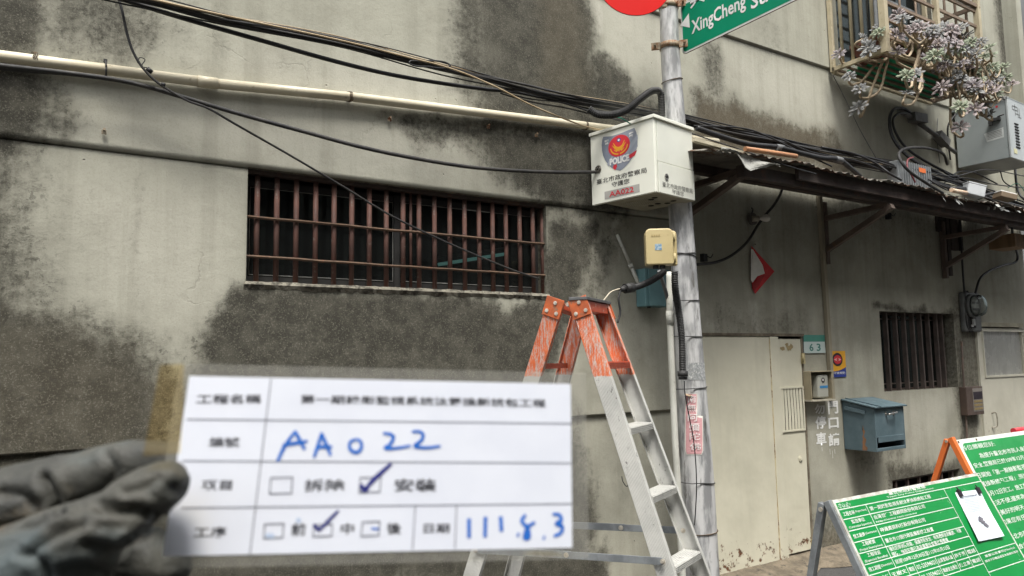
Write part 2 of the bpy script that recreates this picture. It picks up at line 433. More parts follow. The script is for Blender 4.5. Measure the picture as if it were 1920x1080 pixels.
def wall_material(name, has_attr=True):
    mt, t, b, o = nodes(name); tc = N(t, 'TexCoord'); co = tc.outputs['Object']
    A = (lambda nm: N(t, 'Attribute', attribute_name=nm).outputs['Fac']) if has_attr else (lambda nm: N(t, 'Value').outputs[0])
    dirt, pale, brown, cement = A('dirt'), A('pale'), A('brown'), A('cement')
    if not has_attr: dirt.node.outputs[0].default_value = .42; pale.node.outputs[0].default_value = 0; brown.node.outputs[0].default_value = .3; cement.node.outputs[0].default_value = 1
    base = mix(t, ramp(t, noise(t, co, 1.1, 6), .35, .68), (.385, .380, .312), (.305, .300, .245))
    base = mix(t, cement, base, mix(t, ramp(t, noise(t, co, 2.1, 6), .35, .66), (.40, .39, .32), (.30, .293, .238)))
    base = mix(t, pale, base, (.52, .505, .43))
    base = mix(t, mth(t, 'MULTIPLY', ramp(t, noise(t, co, 95, 4, .75), .48, .66), .20), base, (.17, .165, .13))
    st = ramp(t, noise(t, co, 1.0, 6, .6, (9, 9, .38)), .45, .70)
    base = mix(t, mth(t, 'MULTIPLY', st, .30), base, (.19, .183, .142))
    mid = ramp(t, noise(t, co, 5.5, 7, .7), .5, .72)
    base = mix(t, mth(t, 'MULTIPLY', mid, .30), base, (.24, .23, .185))
    sp = ramp(t, noise(t, co, 38, 5, .7), .62, .74)
    base = mix(t, mth(t, 'MULTIPLY', sp, .22), base, (.16, .15, .12))
    # dark growth and painted shade, broken up by two scales of noise and by rain streaks
    n1 = mth(t, 'SUBTRACT', noise(t, co, 26, 8, .72), .5); n2 = mth(t, 'SUBTRACT', noise(t, co, 5, 6, .65), .5)
    n3 = mth(t, 'SUBTRACT', noise(t, co, 1.0, 6, .65, (11, 11, .35)), .5)
    s = mth(t, 'ADD', dirt, mth(t, 'ADD', mth(t, 'MULTIPLY', n1, 1.15), mth(t, 'ADD', mth(t, 'MULTIPLY', n2, .45), mth(t, 'MULTIPLY', n3, .55))))
    msk = mth(t, 'MULTIPLY', ramp(t, s, .12, .72), ramp(t, dirt, .02, .35))
    dk = mix(t, ramp(t, noise(t, co, 9, 6, .7), .38, .64), (.040, .038, .030), (.080, .076, .060))
    dk = mix(t, mth(t, 'MULTIPLY', brown, .5), dk, (.115, .092, .058))
    dk = mix(t, mth(t, 'MULTIPLY', ramp(t, noise(t, co, 2.4, 7, .7), .52, .70), .45), dk, (.14, .135, .108))
    gr = ramp(t, noise(t, co, 120, 3, .75), .53, .64)          # pebbly grains worn pale
    dk = mix(t, mth(t, 'MULTIPLY', gr, .5), dk, (.22, .21, .17))
    ptc = ramp(t, noise(t, co, 60, 4, .8), .64, .70)
    dk = mix(t, mth(t, 'MULTIPLY', ptc, .5), dk, (.03, .028, .023))
    wash = mth(t, 'MULTIPLY', ramp(t, mth(t, 'ADD', dirt, mth(t, 'MULTIPLY', n3, .25)), .02, .75), .80); base = mix(t, wash, base, mix(t, ramp(t, noise(t, co, 4, 6, .7), .35, .65), (.125, .12, .095), (.165, .158, .128)))
    c = mix(t, mth(t, 'MULTIPLY', msk, .95), base, dk)
    spk = mth(t, 'MULTIPLY', ramp(t, noise(t, co, 30, 4, .7), .60, .635), ramp(t, dirt, .06, .4)); c = mix(t, mth(t, 'MULTIPLY', spk, .6), c, (.045, .042, .034))
    base_b = mix(t, mth(t, 'MULTIPLY', brown, .12), c, (.20, .165, .11))
    vo = N(t, 'TexVoronoi'); vo.inputs['Scale'].default_value = 5.5; t.links.new(co, vo.inputs['Vector'])
    pit = ramp(t, vo.outputs['Distance'], .012, .035, 1, 0)
    c = mix(t, mth(t, 'MULTIPLY', pit, .55), base_b, (.06, .05, .04))
    # hairline cracks
    v2 = N(t, 'TexVoronoi', feature='DISTANCE_TO_EDGE'); v2.inputs['Scale'].default_value = .9
    dn = N(t, 'TexNoise'); dn.inputs['Scale'].default_value = 3.5; dn.inputs['Detail'].default_value = 6; t.links.new(co, dn.inputs['Vector'])
    vm = N(t, 'VectorMath', operation='MULTIPLY_ADD'); t.links.new(dn.outputs['Color'], vm.inputs[0]); vm.inputs[1].default_value = (.5, .5, .5); t.links.new(co, vm.inputs[2])
    t.links.new(vm.outputs[0], v2.inputs['Vector'])
    ck = mth(t, 'MULTIPLY', ramp(t, v2.outputs['Distance'], .001, .006, 1, 0), ramp(t, noise(t, co, 1.7, 3), .5, .6))
    c = mix(t, mth(t, 'MULTIPLY', ck, .16), c, (.09, .085, .07))
    t.links.new(c, b.inputs['Base Color']); b.inputs['Roughness'].default_value = .92; b.inputs['Specular IOR Level'].default_value = .2
    h = mth(t, 'ADD', mth(t, 'MULTIPLY', noise(t, co, 150, 3, .7), mth(t, 'ADD', .18, mth(t, 'MULTIPLY', msk, .9))), mth(t, 'MULTIPLY', noise(t, co, 14, 5), .9))
    h = mth(t, 'SUBTRACT', h, mth(t, 'ADD', mth(t, 'MULTIPLY', pit, 1.2), mth(t, 'MULTIPLY', ck, .2)))
    bump(t, h, .55, .006, b)
    return mt
M_WALL = wall_material('stained_plaster'); M_WALLB = wall_material('grey_plaster', False)

# ------------------------------------------------------------------ ground
def asphalt():
    mt, t, b, o = nodes('asphalt'); co = N(t, 'TexCoord').outputs['Object']
    c = mix(t, ramp(t, noise(t, co, 1.3, 6), .35, .65), (.062, .06, .057), (.043, .042, .041))
    c = mix(t, mth(t, 'MULTIPLY', ramp(t, noise(t, co, 160, 2), .55, .68), .5), c, (.15, .145, .135))
    t.links.new(c, b.inputs['Base Color']); b.inputs['Roughness'].default_value = .9
    bump(t, noise(t, co, 200, 3), .6, .004, b); return mt
MB().quad((-60, -60, -.06), (60, -60, -.06), (60, 60, -.06), (-60, 60, -.06)).obj('ground', asphalt()); tag(bpy.data.objects['ground'], kind='structure')
mb = MB()                                  # dirty cement skirting strip along the foot of the wall
pts = [(-2.2 + i*.12, 0) for i in range(100)]
for i in range(99):
    x0, x1 = pts[i][0], pts[i+1][0]; a = .28+.06*math.sin(i*1.7); b_ = .28+.06*math.sin((i+1)*1.7)
    mb.quad((x0, -a, -.055), (x1, -b_, -.055), (x1, .03, .012), (x0, .03, .012))
tag(mb.obj('pavement', M('earthy_cement', (.17, .14, .10), (.10, .083, .06), 9, .95, bm=.8, bscale=50, bdist=.01, dirt=((.05, .045, .035), .6, 14))), kind='structure')

# ------------------------------------------------------------------ the building
house = thing('apartment_building', 'old grey plaster building with black mould stains and barred openings along the alley', 'building', (4, 0, 0))
link('wall', stain_shade_wall(), M_WALL, house)
M_ROOM = M('dark_room', (.03, .029, .027), (.02, .019, .018), 3, .9)
for (x0, x1, z0, z1), dep, room in ((W1, .12, .6), (W2, .17, .6), (D1, .10, 0), (D2, .10, .5), (VT, .12, .3), (W3, .12, 1.2)):
    rv = MB(); rm = MB(); yo = -float(wall_off(np.array((x0+x1)/2), np.array(z1+.05))); zt = z1
    yl = -float(wall_off(np.array(x0-.05), np.array((z0+z1)/2))); yb = -float(wall_off(np.array((x0+x1)/2), np.array(z0-.03)))
    rv.quad((x0, yl, z0), (x0, dep, z0), (x0, dep, z1), (x0, yl, z1)); rv.quad((x1, dep, z0), (x1, yl, z0), (x1, yl, z1), (x1, dep, z1))
    rv.quad((x0, yo, z1), (x0, dep, z1), (x1, dep, z1), (x1, yo, z1)); rv.quad((x0, dep, z0), (x0, yb, z0), (x1, yb, z0), (x1, dep, z0))
    rv.obj('reveal', M_WALLB, house)
    if room:
        e = .25; y0, y1 = dep, dep+room
        rm.quad((x0-e, y1, z0-e), (x1+e, y1, z0-e), (x1+e, y1, z1+e), (x0-e, y1, z1+e))
        rm.quad((x0-e, y0, z0-e), (x0-e, y1, z0-e), (x0-e, y1, z1+e), (x0-e, y0, z1+e)); rm.quad((x1+e, y1, z0-e), (x1+e, y0, z0-e), (x1+e, y0, z1+e), (x1+e, y1, z1+e))
        rm.quad((x0-e, y0, z1+e), (x0-e, y1, z1+e), (x1+e, y1, z1+e), (x1+e, y0, z1+e)); rm.quad((x0-e, y1, z0-e), (x0-e, y0, z0-e), (x1+e, y0, z0-e), (x1+e, y1, z0-e))
        for a, b_, c, d_ in ((x0-e, x0, z0-e, z1+e), (x1, x1+e, z0-e, z1+e), (x0, x1, z0-e, z0), (x0, x1, z1, z1+e)):
            rm.quad((a, y0, c), (b_, y0, c), (b_, y0, d_), (a, y0, d_))
        rm.obj('room_interior', M_ROOM, house)
# roof slab and body behind the facade keep daylight out of the rooms
MB().mm(-2.2, 9.62, .9, 8.0, -.3, 6.6).mm(-2.2, 9.62, .0, 8.0, 6.6, 6.8).obj('building_body', M_WALLB, house)
MB().mm(-2.3, -2.2, -.05, 8.0, -.3, 6.8).obj('end_wall', M_WALLB, house)

# --- barred window (left)
M_SASH = M('dark_sash', (.028, .028, .028), (.04, .039, .037), 6, .55)
M_GASKET = M('grey_gasket', (.30, .30, .28), (.2, .2, .185), 16, .6)
def glass(name, tint, alpha, rough):
    mt, t, b, o = nodes(name); t.nodes.remove(b)
    tr = N(t, 'BsdfTransparent'); tr.inputs[0].default_value = (*tint, 1)
    gl = N(t, 'BsdfGlossy'); gl.inputs['Roughness'].default_value = rough; gl.inputs[0].default_value = (.5, .58, .56, 1)
    df = N(t, 'BsdfDiffuse'); df.inputs[0].default_value = (*tint, 1)
    fr = N(t, 'Fresnel'); fr.inputs[0].default_value = 1.5
    m1 = N(t, 'MixShader'); m1.inputs[0].default_value = alpha; t.links.new(tr.outputs[0], m1.inputs[1]); t.links.new(df.outputs[0], m1.inputs[2])
    m2 = N(t, 'MixShader'); t.links.new(fr.outputs[0], m2.inputs[0]); t.links.new(m1.outputs[0], m2.inputs[1]); t.links.new(gl.outputs[0], m2.inputs[2])
    t.links.new(m2.outputs[0], o.inputs[0]); return mt
M_GLASS = glass('dusty_glass', (.42, .46, .45), .025, .05)
wn = MB().box(((W1[0]+W1[1])/2, .02, W1[3]-.012), (W1[1]-W1[0]-.006, .05, .02)).obj('barred_window', M_DARKSTEEL, house)
tl_ = thing('reflection_tube', 'teal reflection built as a tube lamp glimpsed behind the right pane of the long barred window', 'glow', P(880, 485, -.45))
mt_, t_, b_, o_ = nodes('teal_reflection_glow'); b_.inputs['Base Color'].default_value = (.3, .5, .47, 1); b_.inputs['Emission Color'].default_value = (.25, .55, .5, 1); b_.inputs['Emission Strength'].default_value = .10  # glowing tube added in place of a faint teal reflection on the pane
MB().tube([P(822, 496, -.45), P(948, 476, -.45)], .012, 10).obj('tube', mt_, tl_)
MB().tube([P(818, 486, -.52), P(952, 467, -.52)], .018, 10).obj('fitting', M_SASH, tl_)  # made-up backing for the reflection tube
bxs = [480.7, 518, 554.7, 591, 625.7, 659, 692.3, 724, 755.7, 785.7, 815, 843.7, 871, 898.3, 923.7, 949, 974.7, 999, 1017]
barm = None
for i, bx in enumerate(bxs):
    X = P(bx, 455, -.03).x
    if barm is None:
        barm = MB().cyl((0, 0, W1[2]-.01), (0, 0, W1[3]-.022), .0145, n=12).mesh('bar')
    o = link('bar', barm, M_BROWNBAR, wn); o.location.x = X; o.location.y = .03+random.uniform(-.002, .002); o.matrix_parent_inverse = wmat(wn).inverted()
    o.rotation_euler.z = random.uniform(0, 6)
MB().cyl((P(770, 455, -.045).x, .045, W1[2]), (P(770, 455, -.045).x, .045, W1[3]-.02), .009, n=10).obj('bar', M_BROWNBAR, wn)
for (a, b_) in (((459, 405.5), (1022, 458)), ((456, 480), (1022, 517))):
    p0, p1 = P(*a, -.008), P(*b_, -.008); pts = [p0.lerp(p1, k/14)+V(0, random.uniform(-.001, .001), random.uniform(-.0025, .0025)) for k in range(15)]
    MB().tube(pts, .0085, 6, smooth=False).obj('crossbar', M_RUSTBAR, wn)
mb = MB(); xm = P(742, 470, -.11).x
for x0, x1, yy in ((W1[0], xm+.02, .105), (xm-.02, W1[1], .085)):
    z0, z1 = W1[2]+.012, W1[3]-.03
    sf = MB(); sf.mm(x0, x1, yy, yy+.02, z0, z0+.035).mm(x0, x1, yy, yy+.02, z1-.035, z1).mm(x0, x0+.035, yy, yy+.02, z0+.035, z1-.035).mm(x1-.035, x1, yy, yy+.02, z0+.035, z1-.035)
    sf.obj('sash_frame', M_SASH, wn)
    g = MB(); r_ = .0027; a = .042
    loop = [(x0+a, yy-.001, z0+a), (x1-a, yy-.001, z0+a), (x1-a, yy-.001, z1-a), (x0+a, yy-.001, z1-a), (x0+a, yy-.001, z0+a)]
    g.tube(loop, r_, 6); g.obj('gasket', M_GASKET, wn)
    MB().quad((x0+.035, yy+.01, z0+.035), (x1-.035, yy+.01, z0+.035), (x1-.035, yy+.01, z1-.035), (x0+.035, yy+.01, z1-.035)).obj('pane', M_GLASS, wn)
# rough cement sill lip
mb = MB(); n = 70; prof = []
for i in range(n+1):
    X = W1[0]-.01+(W1[1]-W1[0]+.02)*i/n; j = random.uniform(-.006, .006)
    prof.append([(X, .09, W1[2]+.004), (X, -.018+j, W1[2]+.006+j*.5), (X, -.034+j, W1[2]-.012), (X, -.021, W1[2]-.034+random.uniform(-.008, .006))])
for i in range(n):
    for k in range(3): mb.quad(prof[i][k], prof[i+1][k], prof[i+1][k+1], prof[i][k+1])
mb.obj('window_sill', M('rough_cement', (.21, .195, .155), (.14, .13, .102), 16, .95, bm=1.0, bscale=70, bdist=.006, dirt=((.06, .055, .044), .52, 18)), house)

# --- deep window with old bars (right)
wn2 = MB().mm(W2[0], W2[1], .10, .125, W2[3]-.025, W2[3]-.002).mm(W2[0], W2[1], .10, .125, W2[2]+.002, W2[2]+.02).obj('deep_barred_window', M_DARKSTEEL, house)
bm2 = MB().mm(-.011, .011, .06, .10, W2[2], W2[3]).mesh('bar')
for px in (1663, 1681, 1697, 1713, 1727, 1742, 1757, 1767):
    o = link('bar', bm2, M_WINBAR, wn2); o.location.x = P(px, 655, -.08).x
for zz in (W2[2]+.06, W2[3]-.07):
    MB().mm(W2[0], P(1772, 655, -.17).x, .105, .115, zz, zz+.012).obj('crossbar', M_WINBAR, wn2)
MB().quad((W2[0], .16, W2[2]), (W2[1], .16, W2[2]), (W2[1], .16, W2[3]), (W2[0], .16, W2[3])).obj('pane', M_GLASS, wn2)
# --- low vent opening
vn = MB().mm(VT[0], VT[1], .02, .03, VT[3]-.02, VT[3]-.003).obj('low_vent', M_DARKSTEEL, house)
for k in range(6):
    X = VT[0]+(VT[1]-VT[0])*(k+.5)/6
    MB().mm(X-.012, X+.012, .02, .045, VT[2], VT[3]-.02).obj('bar', M_DARKSTEEL, vn)

# --- beige sheet-metal door
def doormat(name, c1, c2, zr):
    mt, t, b, o = nodes(name); tc = N(t, 'TexCoord'); co = tc.outputs['Object']
    c = mix(t, ramp(t, noise(t, co, 2.2, 6), .35, .68), c1, c2)
    c = mix(t, mth(t, 'MULTIPLY', ramp(t, noise(t, co, 1.0, 6, .6, (8, 8, .6)), .5, .75), .35), c, tuple(x*.72 for x in c1))
    sx = N(t, 'SeparateXYZ'); t.links.new(co, sx.inputs[0])
    low = ramp(t, sx.outputs[2], zr[0], zr[1], .20, 0)
    f = ramp(t, mth(t, 'ADD', noise(t, co, 17, 8, .75), low), .735, .785)
    c = mix(t, f, c, mix(t, ramp(t, noise(t, co, 60), .4, .6), (.17, .065, .025), (.08, .045, .025)))
    sc = ramp(t, noise(t, co, 12, 8, .8, (1, 1, .45)), .665, .70); c = mix(t, mth(t, 'MULTIPLY', sc, .55), c, (.29, .23, .12))
    t.links.new(c, b.inputs['Base Color']); b.inputs['Roughness'].default_value = .55
    bump(t, mth(t, 'ADD', noise(t, co, 3, 3), mth(t, 'MULTIPLY', f, -.3)), .35, .03, b); return mt
M_DOOR = doormat('beige_painted_steel', (.60, .575, .455), (.53, .51, .40), (.05, .42))
xa, xb, xc_, xd = P(1318, 800).x, P(1446, 800).x, P(1462, 800).x, P(1508, 800).x
zt = D1[3]-.012
dr = MB().mm(xa, xb, -.022, .0, -.045, zt).obj('double_door', M_DOOR, house, bevel=.004)
MB().mm(xb+.002, xc_, -.03, .0, -.045, zt-.002).obj('folded_edge', M_DOOR, dr, bevel=.006)
mb = MB(); zz_ = np.linspace(-.04, zt-.02, 40)
mb.tube([V(xb+.001+random.uniform(-.0015, .0015), -.0235, z) for z in zz_], [random.uniform(.002, .0055) for z in zz_], 6, smooth=False).obj('weld_seam', M('rusty_weld', (.56, .48, .31), (.36, .27, .15), 14, .8, bm=.4, dirt=((.15, .065, .03), .57, 12)), dr)
# narrow leaf built round its louvre opening
lx0, lx1 = P(1463, 766).x, P(1502.5, 766).x; lz0, lz1 = P(1482, 806).z, P(1482, 728).z
nl = MB(); nl.mm(xc_+.004, lx0, -.012, .006, .02, zt-.02).mm(lx1, xd-.008, -.012, .006, .02, zt-.02).mm(lx0, lx1, -.012, .006, .02, lz0).mm(lx0, lx1, -.012, .006, lz1, zt-.02)
nl.obj('narrow_leaf', M_DOOR, dr)
lv = MB(); lv.mm(lx0-.015, lx0, -.022, .0, lz0-.012, lz1+.012).mm(lx1, lx1+.015, -.022, .0, lz0-.012, lz1+.012).mm(lx0, lx1, -.022, .0, lz0-.012, lz0).mm(lx0, lx1, -.022, .0, lz1, lz1+.012)
lv.obj('louvre_frame', M_DOOR, dr)
ns = 7
for k in range(ns):
    X = lx0+(lx1-lx0)*(k+.5)/ns; bw = (lx1-lx0)/ns
    q = MB(); nb = 8; L = []; R = []
    for j in range(nb+1):
        zz = lz0+(lz1-lz0)*j/nb; s_ = random.uniform(-.0012, .0012) + .003*math.sin(j/nb*3.1+k*.3)
        L.append((X-bw*.34+s_, -.010, zz)); R.append((X+bw*.18+s_, -.018, zz))
    q.add(L+R, [(i, i+1, nb+2+i, nb+1+i) for i in range(nb)]); o = q.obj('louvre_slat', M_DOOR, dr)
    sm = o.modifiers.new('thick', 'SOLIDIFY'); sm.thickness = .0025
MB().quad((lx0, .007, lz0), (lx1, .007, lz0), (lx1, .007, lz1), (lx0, .007, lz1)).obj('louvre_back', M_HOLE, dr)
fr = MB(); fr.mm(D1[0]-.0, D1[1], -.03, .02, zt+.002, D1[3]+.012).mm(xd-.004, D1[1]-.001, -.014, .03, .0, zt)
fr.obj('door_frame', M('dirty_door_frame', (.20, .17, .12), (.10, .08, .055), 10, .8, bm=.4), dr)
MB().disc(P(1465, 832, .018), (0, -1, 0), .022, th=.001).obj('lock_hole', M('rusted_hole', (.035, .022, .015), (.09, .045, .025), 60, .9), dr)
MB().disc(P(1468, 849, .018), (0, -1, 0), .009, th=.001).obj('bolt_hole', M_HOLE, dr)
for px, py in ((1501, 860), (1355, 1185)):
    c = P(px, py, .013); MB().disc(c, (0, -1, 0), .024, th=.006).disc(c+V(0, -.006, 0), (0, -1, 0), .012, th=.006).obj('lock', M_DOOR, dr)
for z_, h_ in ((P(1505, 672).z, .09), (P(1521, 1018).z, .07)):
    MB().box((xd+.004, -.022, z_), (.035, .016, h_)).cyl((xd-.012, -.032, z_-h_*.4), (xd-.012, -.032, z_+h_*.4), .008, n=8).obj('hinge', M('yellowed_hinge', (.42, .36, .2), (.3, .25, .13), 30, .6, bm=.2), dr)
mb = MB()
for k in range(5):
    c = P(1470+random.uniform(-6, 24), 652+random.uniform(-4, 4), .0135); pts = [c+V(random.uniform(.01, .045)*math.cos(a), -.0006*k, random.uniform(.01, .03)*math.sin(a)) for a in np.linspace(0, 6.0, 11)]
    mb.poly(pts)
mb.obj('glue_patch', M('old_glue', (.36, .28, .14), (.28, .22, .12), 30, .8), dr)

# --- right door
d2 = MB(); x0, x1 = D2[0], D2[1]; z1 = D2[3]
gx0, gx1, gz0, gz1 = P(1841, 660).x, P(1917, 660).x, P(1880, 703).z, P(1880, 622).z
M_CDOOR = doormat('cream_painted_steel', (.52, .50, .41), (.45, .43, .35), (.4, 1.3))
d2.mm(x0, gx0, -.02, .015, -.04, z1-.012).mm(gx1, x1, -.02, .015, -.04, z1-.012).mm(gx0, gx1, -.02, .015, -.04, gz0).mm(gx0, gx1, -.02, .015, gz1, z1-.012)
dd = d2.obj('glazed_door', M_CDOOR, house)
MB().quad((gx0, .0, gz0), (gx1, .0, gz0), (gx1, .0, gz1), (gx0, .0, gz1)).obj('pane', M('dusty_reeded_glass', (.30, .30, .275), (.22, .22, .2), 3, .25, bm=.3, bscale=8, stretch=(12, 12, .4)), dd)
b4 = MB(); b4.mm(gx0-.02, gx0, -.03, -.02, gz0-.02, gz1+.02).mm(gx1, gx1+.02, -.03, -.02, gz0-.02, gz1+.02).mm(gx0, gx1, -.03, -.02, gz0-.02, gz0).mm(gx0, gx1, -.03, -.02, gz1, gz1+.02); b4.obj('glazing_bead', M_CDOOR, dd)
pth = [P(1859, 775, .02), P(1868, 775, .06), P(1870, 798, .06), P(1860, 802, .02)]
MB().tube(spline(pth, 5), .007, 8).obj('pull_handle', M('worn_handle', (.34, .32, .26), (.2, .18, .14), 20, .5), dd)
MB().disc(P(1858, 822, .021), (0, -1, 0), .02, th=.006).obj('lock', M_STRAP, dd)
MB().mm(D2[0]-.03, D2[1], -.045, -.002, z1+.001, z1+.045).obj('door_head', M('grimy_cream', (.3, .28, .2), (.2, .18, .13), 8, .7), dd)

# --- barred upper window behind the cage
uw = MB(); x0, x1, z0, z1 = W3
for X in (x0+.03, (x0+x1)/2, x1-.03): uw.mm(X-.025, X+.025, .06, .09, z0, z1)
uw.mm(x0, x1, .065, .085, z0+.002, z0+.045).mm(x0, x1, .065, .085, 5.2, 5.25)
uo = uw.obj('upper_window', M('grey_aluminium', (.25, .26, .26), (.18, .185, .185), 8, .45, metal=.4), house)
MB().quad((x0, .08, z0), (x1, .08, z0), (x1, .08, z1), (x0, .08, z1)).obj('pane', M_GLASS, uo)
# pilaster and slab end at the right
px0, px1 = P(1873, 60).x, 9.615
MB().mm(px0, px1, -.20, -.047, 3.3, 6.6).obj('pilaster', M_WALL, house)
# neighbour at the far right and an unseen house added across the alley to block low sky
nb = thing('neighbour_building', 'grey rendered neighbouring building at the far right edge beyond the pilaster', 'building', (9.8, 0, 0))
MB().mm(9.63, 14, .35, 6, -.3, 8).obj('wall', M('dark_render', (.16, .165, .165), (.12, .122, .12), 2, .9, bm=.4, bscale=60), nb)
for X, r_ in ((9.9, .05), (10.06, .035)):
    MB().cyl((X, .28, 2.5), (X, .28, 8), r_, n=10).obj('downpipe', M_PVCG, nb)
op = thing('unseen_house_opposite', 'unseen plain grey house added across the alley to block low sky, behind the viewer', 'building', (3, -7.2, 0))
MB().mm(-12, 22, -9.5, -7.3, -.3, 9.0).obj('wall', M('opposite_render', (.26, .25, .22), (.2, .195, .175), 1.2, .9), op)
for k in range(8):
    for zz in (1.0, 4.0):
        X = -9+k*3.6; MB().mm(X, X+1.5, -7.3, -7.27, zz, zz+1.1).obj('window', M_SASH, op)

# ------------------------------------------------------------------ steel pole
POLE_O = .40
_pc = [(1252, -60, .060), (1256, 100, .0652), (1264, 200, .069), (1288, 600, .090), (1307, 900, .111), (1315, 1080, .117)]
PAX = [(P(x, y, POLE_O), r) for x, y, r in _pc]
d_ = (PAX[-1][0]-PAX[-2][0]); k = (-.06-PAX[-1][0].z)/d_.z; PAX.append((PAX[-1][0]+d_*k, .125))
PAX = PAX[::-1]
def pole_at(z):
    for (a, ra), (b_, rb) in zip(PAX, PAX[1:]):
        if a.z <= z <= b_.z or b_ is PAX[-1][0]:
            t = (z-a.z)/(b_.z-a.z); return a.lerp(b_, t), ra+(rb-ra)*t
    return PAX[-1]
def pole_surf(px, py, lift=.0015):          # point of the pole's skin seen at this sight line
    c, r = pole_at(P(px, py, POLE_O).z); r += lift
    rr = ray(px, py); rr = rr/ rr.xy.length; o = CAM-c
    bq = o.x*rr.x+o.y*rr.y; cq = o.x**2+o.y**2-r*r; disc = max(bq*bq-cq, 0)
    return CAM + rr*(-bq-math.sqrt(disc))
pole = thing('sign_pole', 'tall tapering grey galvanised pole with straps standing before the beige door', 'pole', PAX[0][0])
mb = MB(); zs_ = np.linspace(PAX[0][0].z, PAX[-1][0].z, 24); pa = [pole_at(z) for z in zs_]
mb.tube([p for p, r in pa], [r for p, r in pa], 32).obj('shaft', M_GALV, pole)
def strap(px, py, tilt=0.0, r=.004, mat=None, extra=0.0, name='strap'):
    c, rr = pole_at(P(px, py, POLE_O).z); pts = []
    for k in range(25):
        a = 2*math.pi*k/24; dx = math.cos(a)*(rr+.004); dy = math.sin(a)*(rr+.004)
        pts.append(c+V(dx-(extra if dx < -rr*.6 else 0), dy, tilt*dx))
    MB().tube(pts, r, 6).obj(name, mat or M_STRAP, pole)
for y_, tl, ex in ((160, .25, 0), (478, .1, 0), (482, -.2, 0), (565, .03, .05), (632, -.03, .05), (727, .05, .05), (905, -.1, .05), (999, .05, 0)):
    strap(1290, y_, tl, .0032, M_STRAP if y_ not in (160, 999) else M_WIRE, ex)
# sign clamps
for y_, mt_ in ((13, M_RUSTCLAMP), (88, M_RUSTCLAMP)):
    c, r = pole_at(P(1257, y_, POLE_O).z); q = MB()
    q.tube([c+V(0, 0, -.02), c+V(0, 0, .02)], r+.006, 28)
    tow = (CAM-c).xy.normalized(); rt2 = V(tow.y*-1, tow.x, 0); tw = V(tow.x, tow.y, 0)
    for s_ in (-1, 1):
        q.box(c+rt2*s_*(r+.03)+tw*.03, (.06, .012, .05), (rt2, tw, ZA)); q.cyl(c+rt2*s_*(r+.035)+tw*.02, c+rt2*s_*(r+.035)+tw*.075, .008, n=8)
    q.obj('clamp', mt_, pole)
# pink paper slip
def wrap_patch(pxpts, mat, name, lift=.002, parent=pole):
    MBp = MB(); rows = []
    for (xl, xr, y_) in pxpts:
        rows.append([pole_surf(xl+(xr-xl)*k/8, y_, lift) for k in range(9)])
    vs = [p for r in rows for p in r]; fs = [(i*9+k, (i+1)*9+k, (i+1)*9+k+1, i*9+k+1) for i in range(len(rows)-1) for k in range(8)]
    MBp.add(vs, fs, True); return MBp.obj(name, mat, parent)
slip = thing('paper_slip', 'torn pink paper slip with white characters stuck on the grey pole', 'sticker', pole_surf(1300, 800))
M_PINK = M('faded_pink_paper', (.62, .34, .35), (.54, .285, .30), 9, .8, bm=.1, dirt=((.6, .5, .48), .68, 16))
wrap_patch([(1284, 1308, 738), (1284.5, 1308, 755), (1284, 1307, 779), (1284, 1318, 780), (1284, 1318.5, 815), (1284, 1318.5, 845), (1287, 1316, 853)], M('paper_edge', (.72, .68, .62), None, 8, .8), 'paper', .0015, slip)
wrap_patch([(1286, 1306, 739), (1286.5, 1306, 755), (1286, 1305.5, 781), (1286, 1316.5, 784), (1286, 1317, 815), (1286, 1317, 844), (1288, 1315, 851)], M_PINK, 'paper', .003, slip)
for ch, cx_, cy_, w_ in (('南', 1297, 748, 19), ('無', 1297, 765, 20), ('阿', 1299, 783, 23), ('彌', 1302, 801, 24), ('陀', 1303, 818, 24), ('佛', 1304, 837, 25)):
    def wr(x, y, cx_=cx_, cy_=cy_): return pole_surf(cx_+x, cy_-y, .0075)
    TEXTS.append((ch, wr, None, None, w_*.82, 13.5, M_WHITEP, slip, 'lettering', 0.0, 0))
# curled corner
a = pole_surf(1285, 738, .004); b_ = pole_surf(1298, 741, .004)
tw = (CAM-a).normalized()
MB().poly([a, b_, a.lerp(b_, .6)+tw*.02+V(0, 0, -.012), a+tw*.028+V(-.006, 0, -.008)]).obj('curled_corner', M('paper_back', (.35, .26, .17), None, 8, .8), slip)
# old printed film high on the shaft
wrap_patch([(1289, 1321, 680), (1289, 1322, 705), (1292, 1322, 712)], M('worn_film', (.34, .35, .35), (.2, .21, .21), 50, .5, dirt=((.62, .62, .6), .57, 60)), 'worn_film')

# ------------------------------------------------------------------ signs on the pole
cR = P(1190, -40, .56); nR = (CAM-cR).normalized()
tw = (CAM-cR); nR = V(-.50, -.86, 0.0).normalized()
rs = thing('round_sign', 'round plain red sign disc on the pole above the white box', 'sign', cR)
rad_ = 72*(cR-CAM).dot(_fw)/FPX
MB().disc(cR, nR, rad_, 56, th=.003).obj('red_face', M_REDSIGN, rs)
MB().disc(cR-nR*.0042, nR, rad_+.002, 56, th=.003).obj('back_plate', M_GALV2, rs)
q = MB(); q.bar(cR-nR*.02+V(.0, 0, -.14), P(1247, 12, .47), .035, .02).obj('bracket', M_RUSTCLAMP, rs)

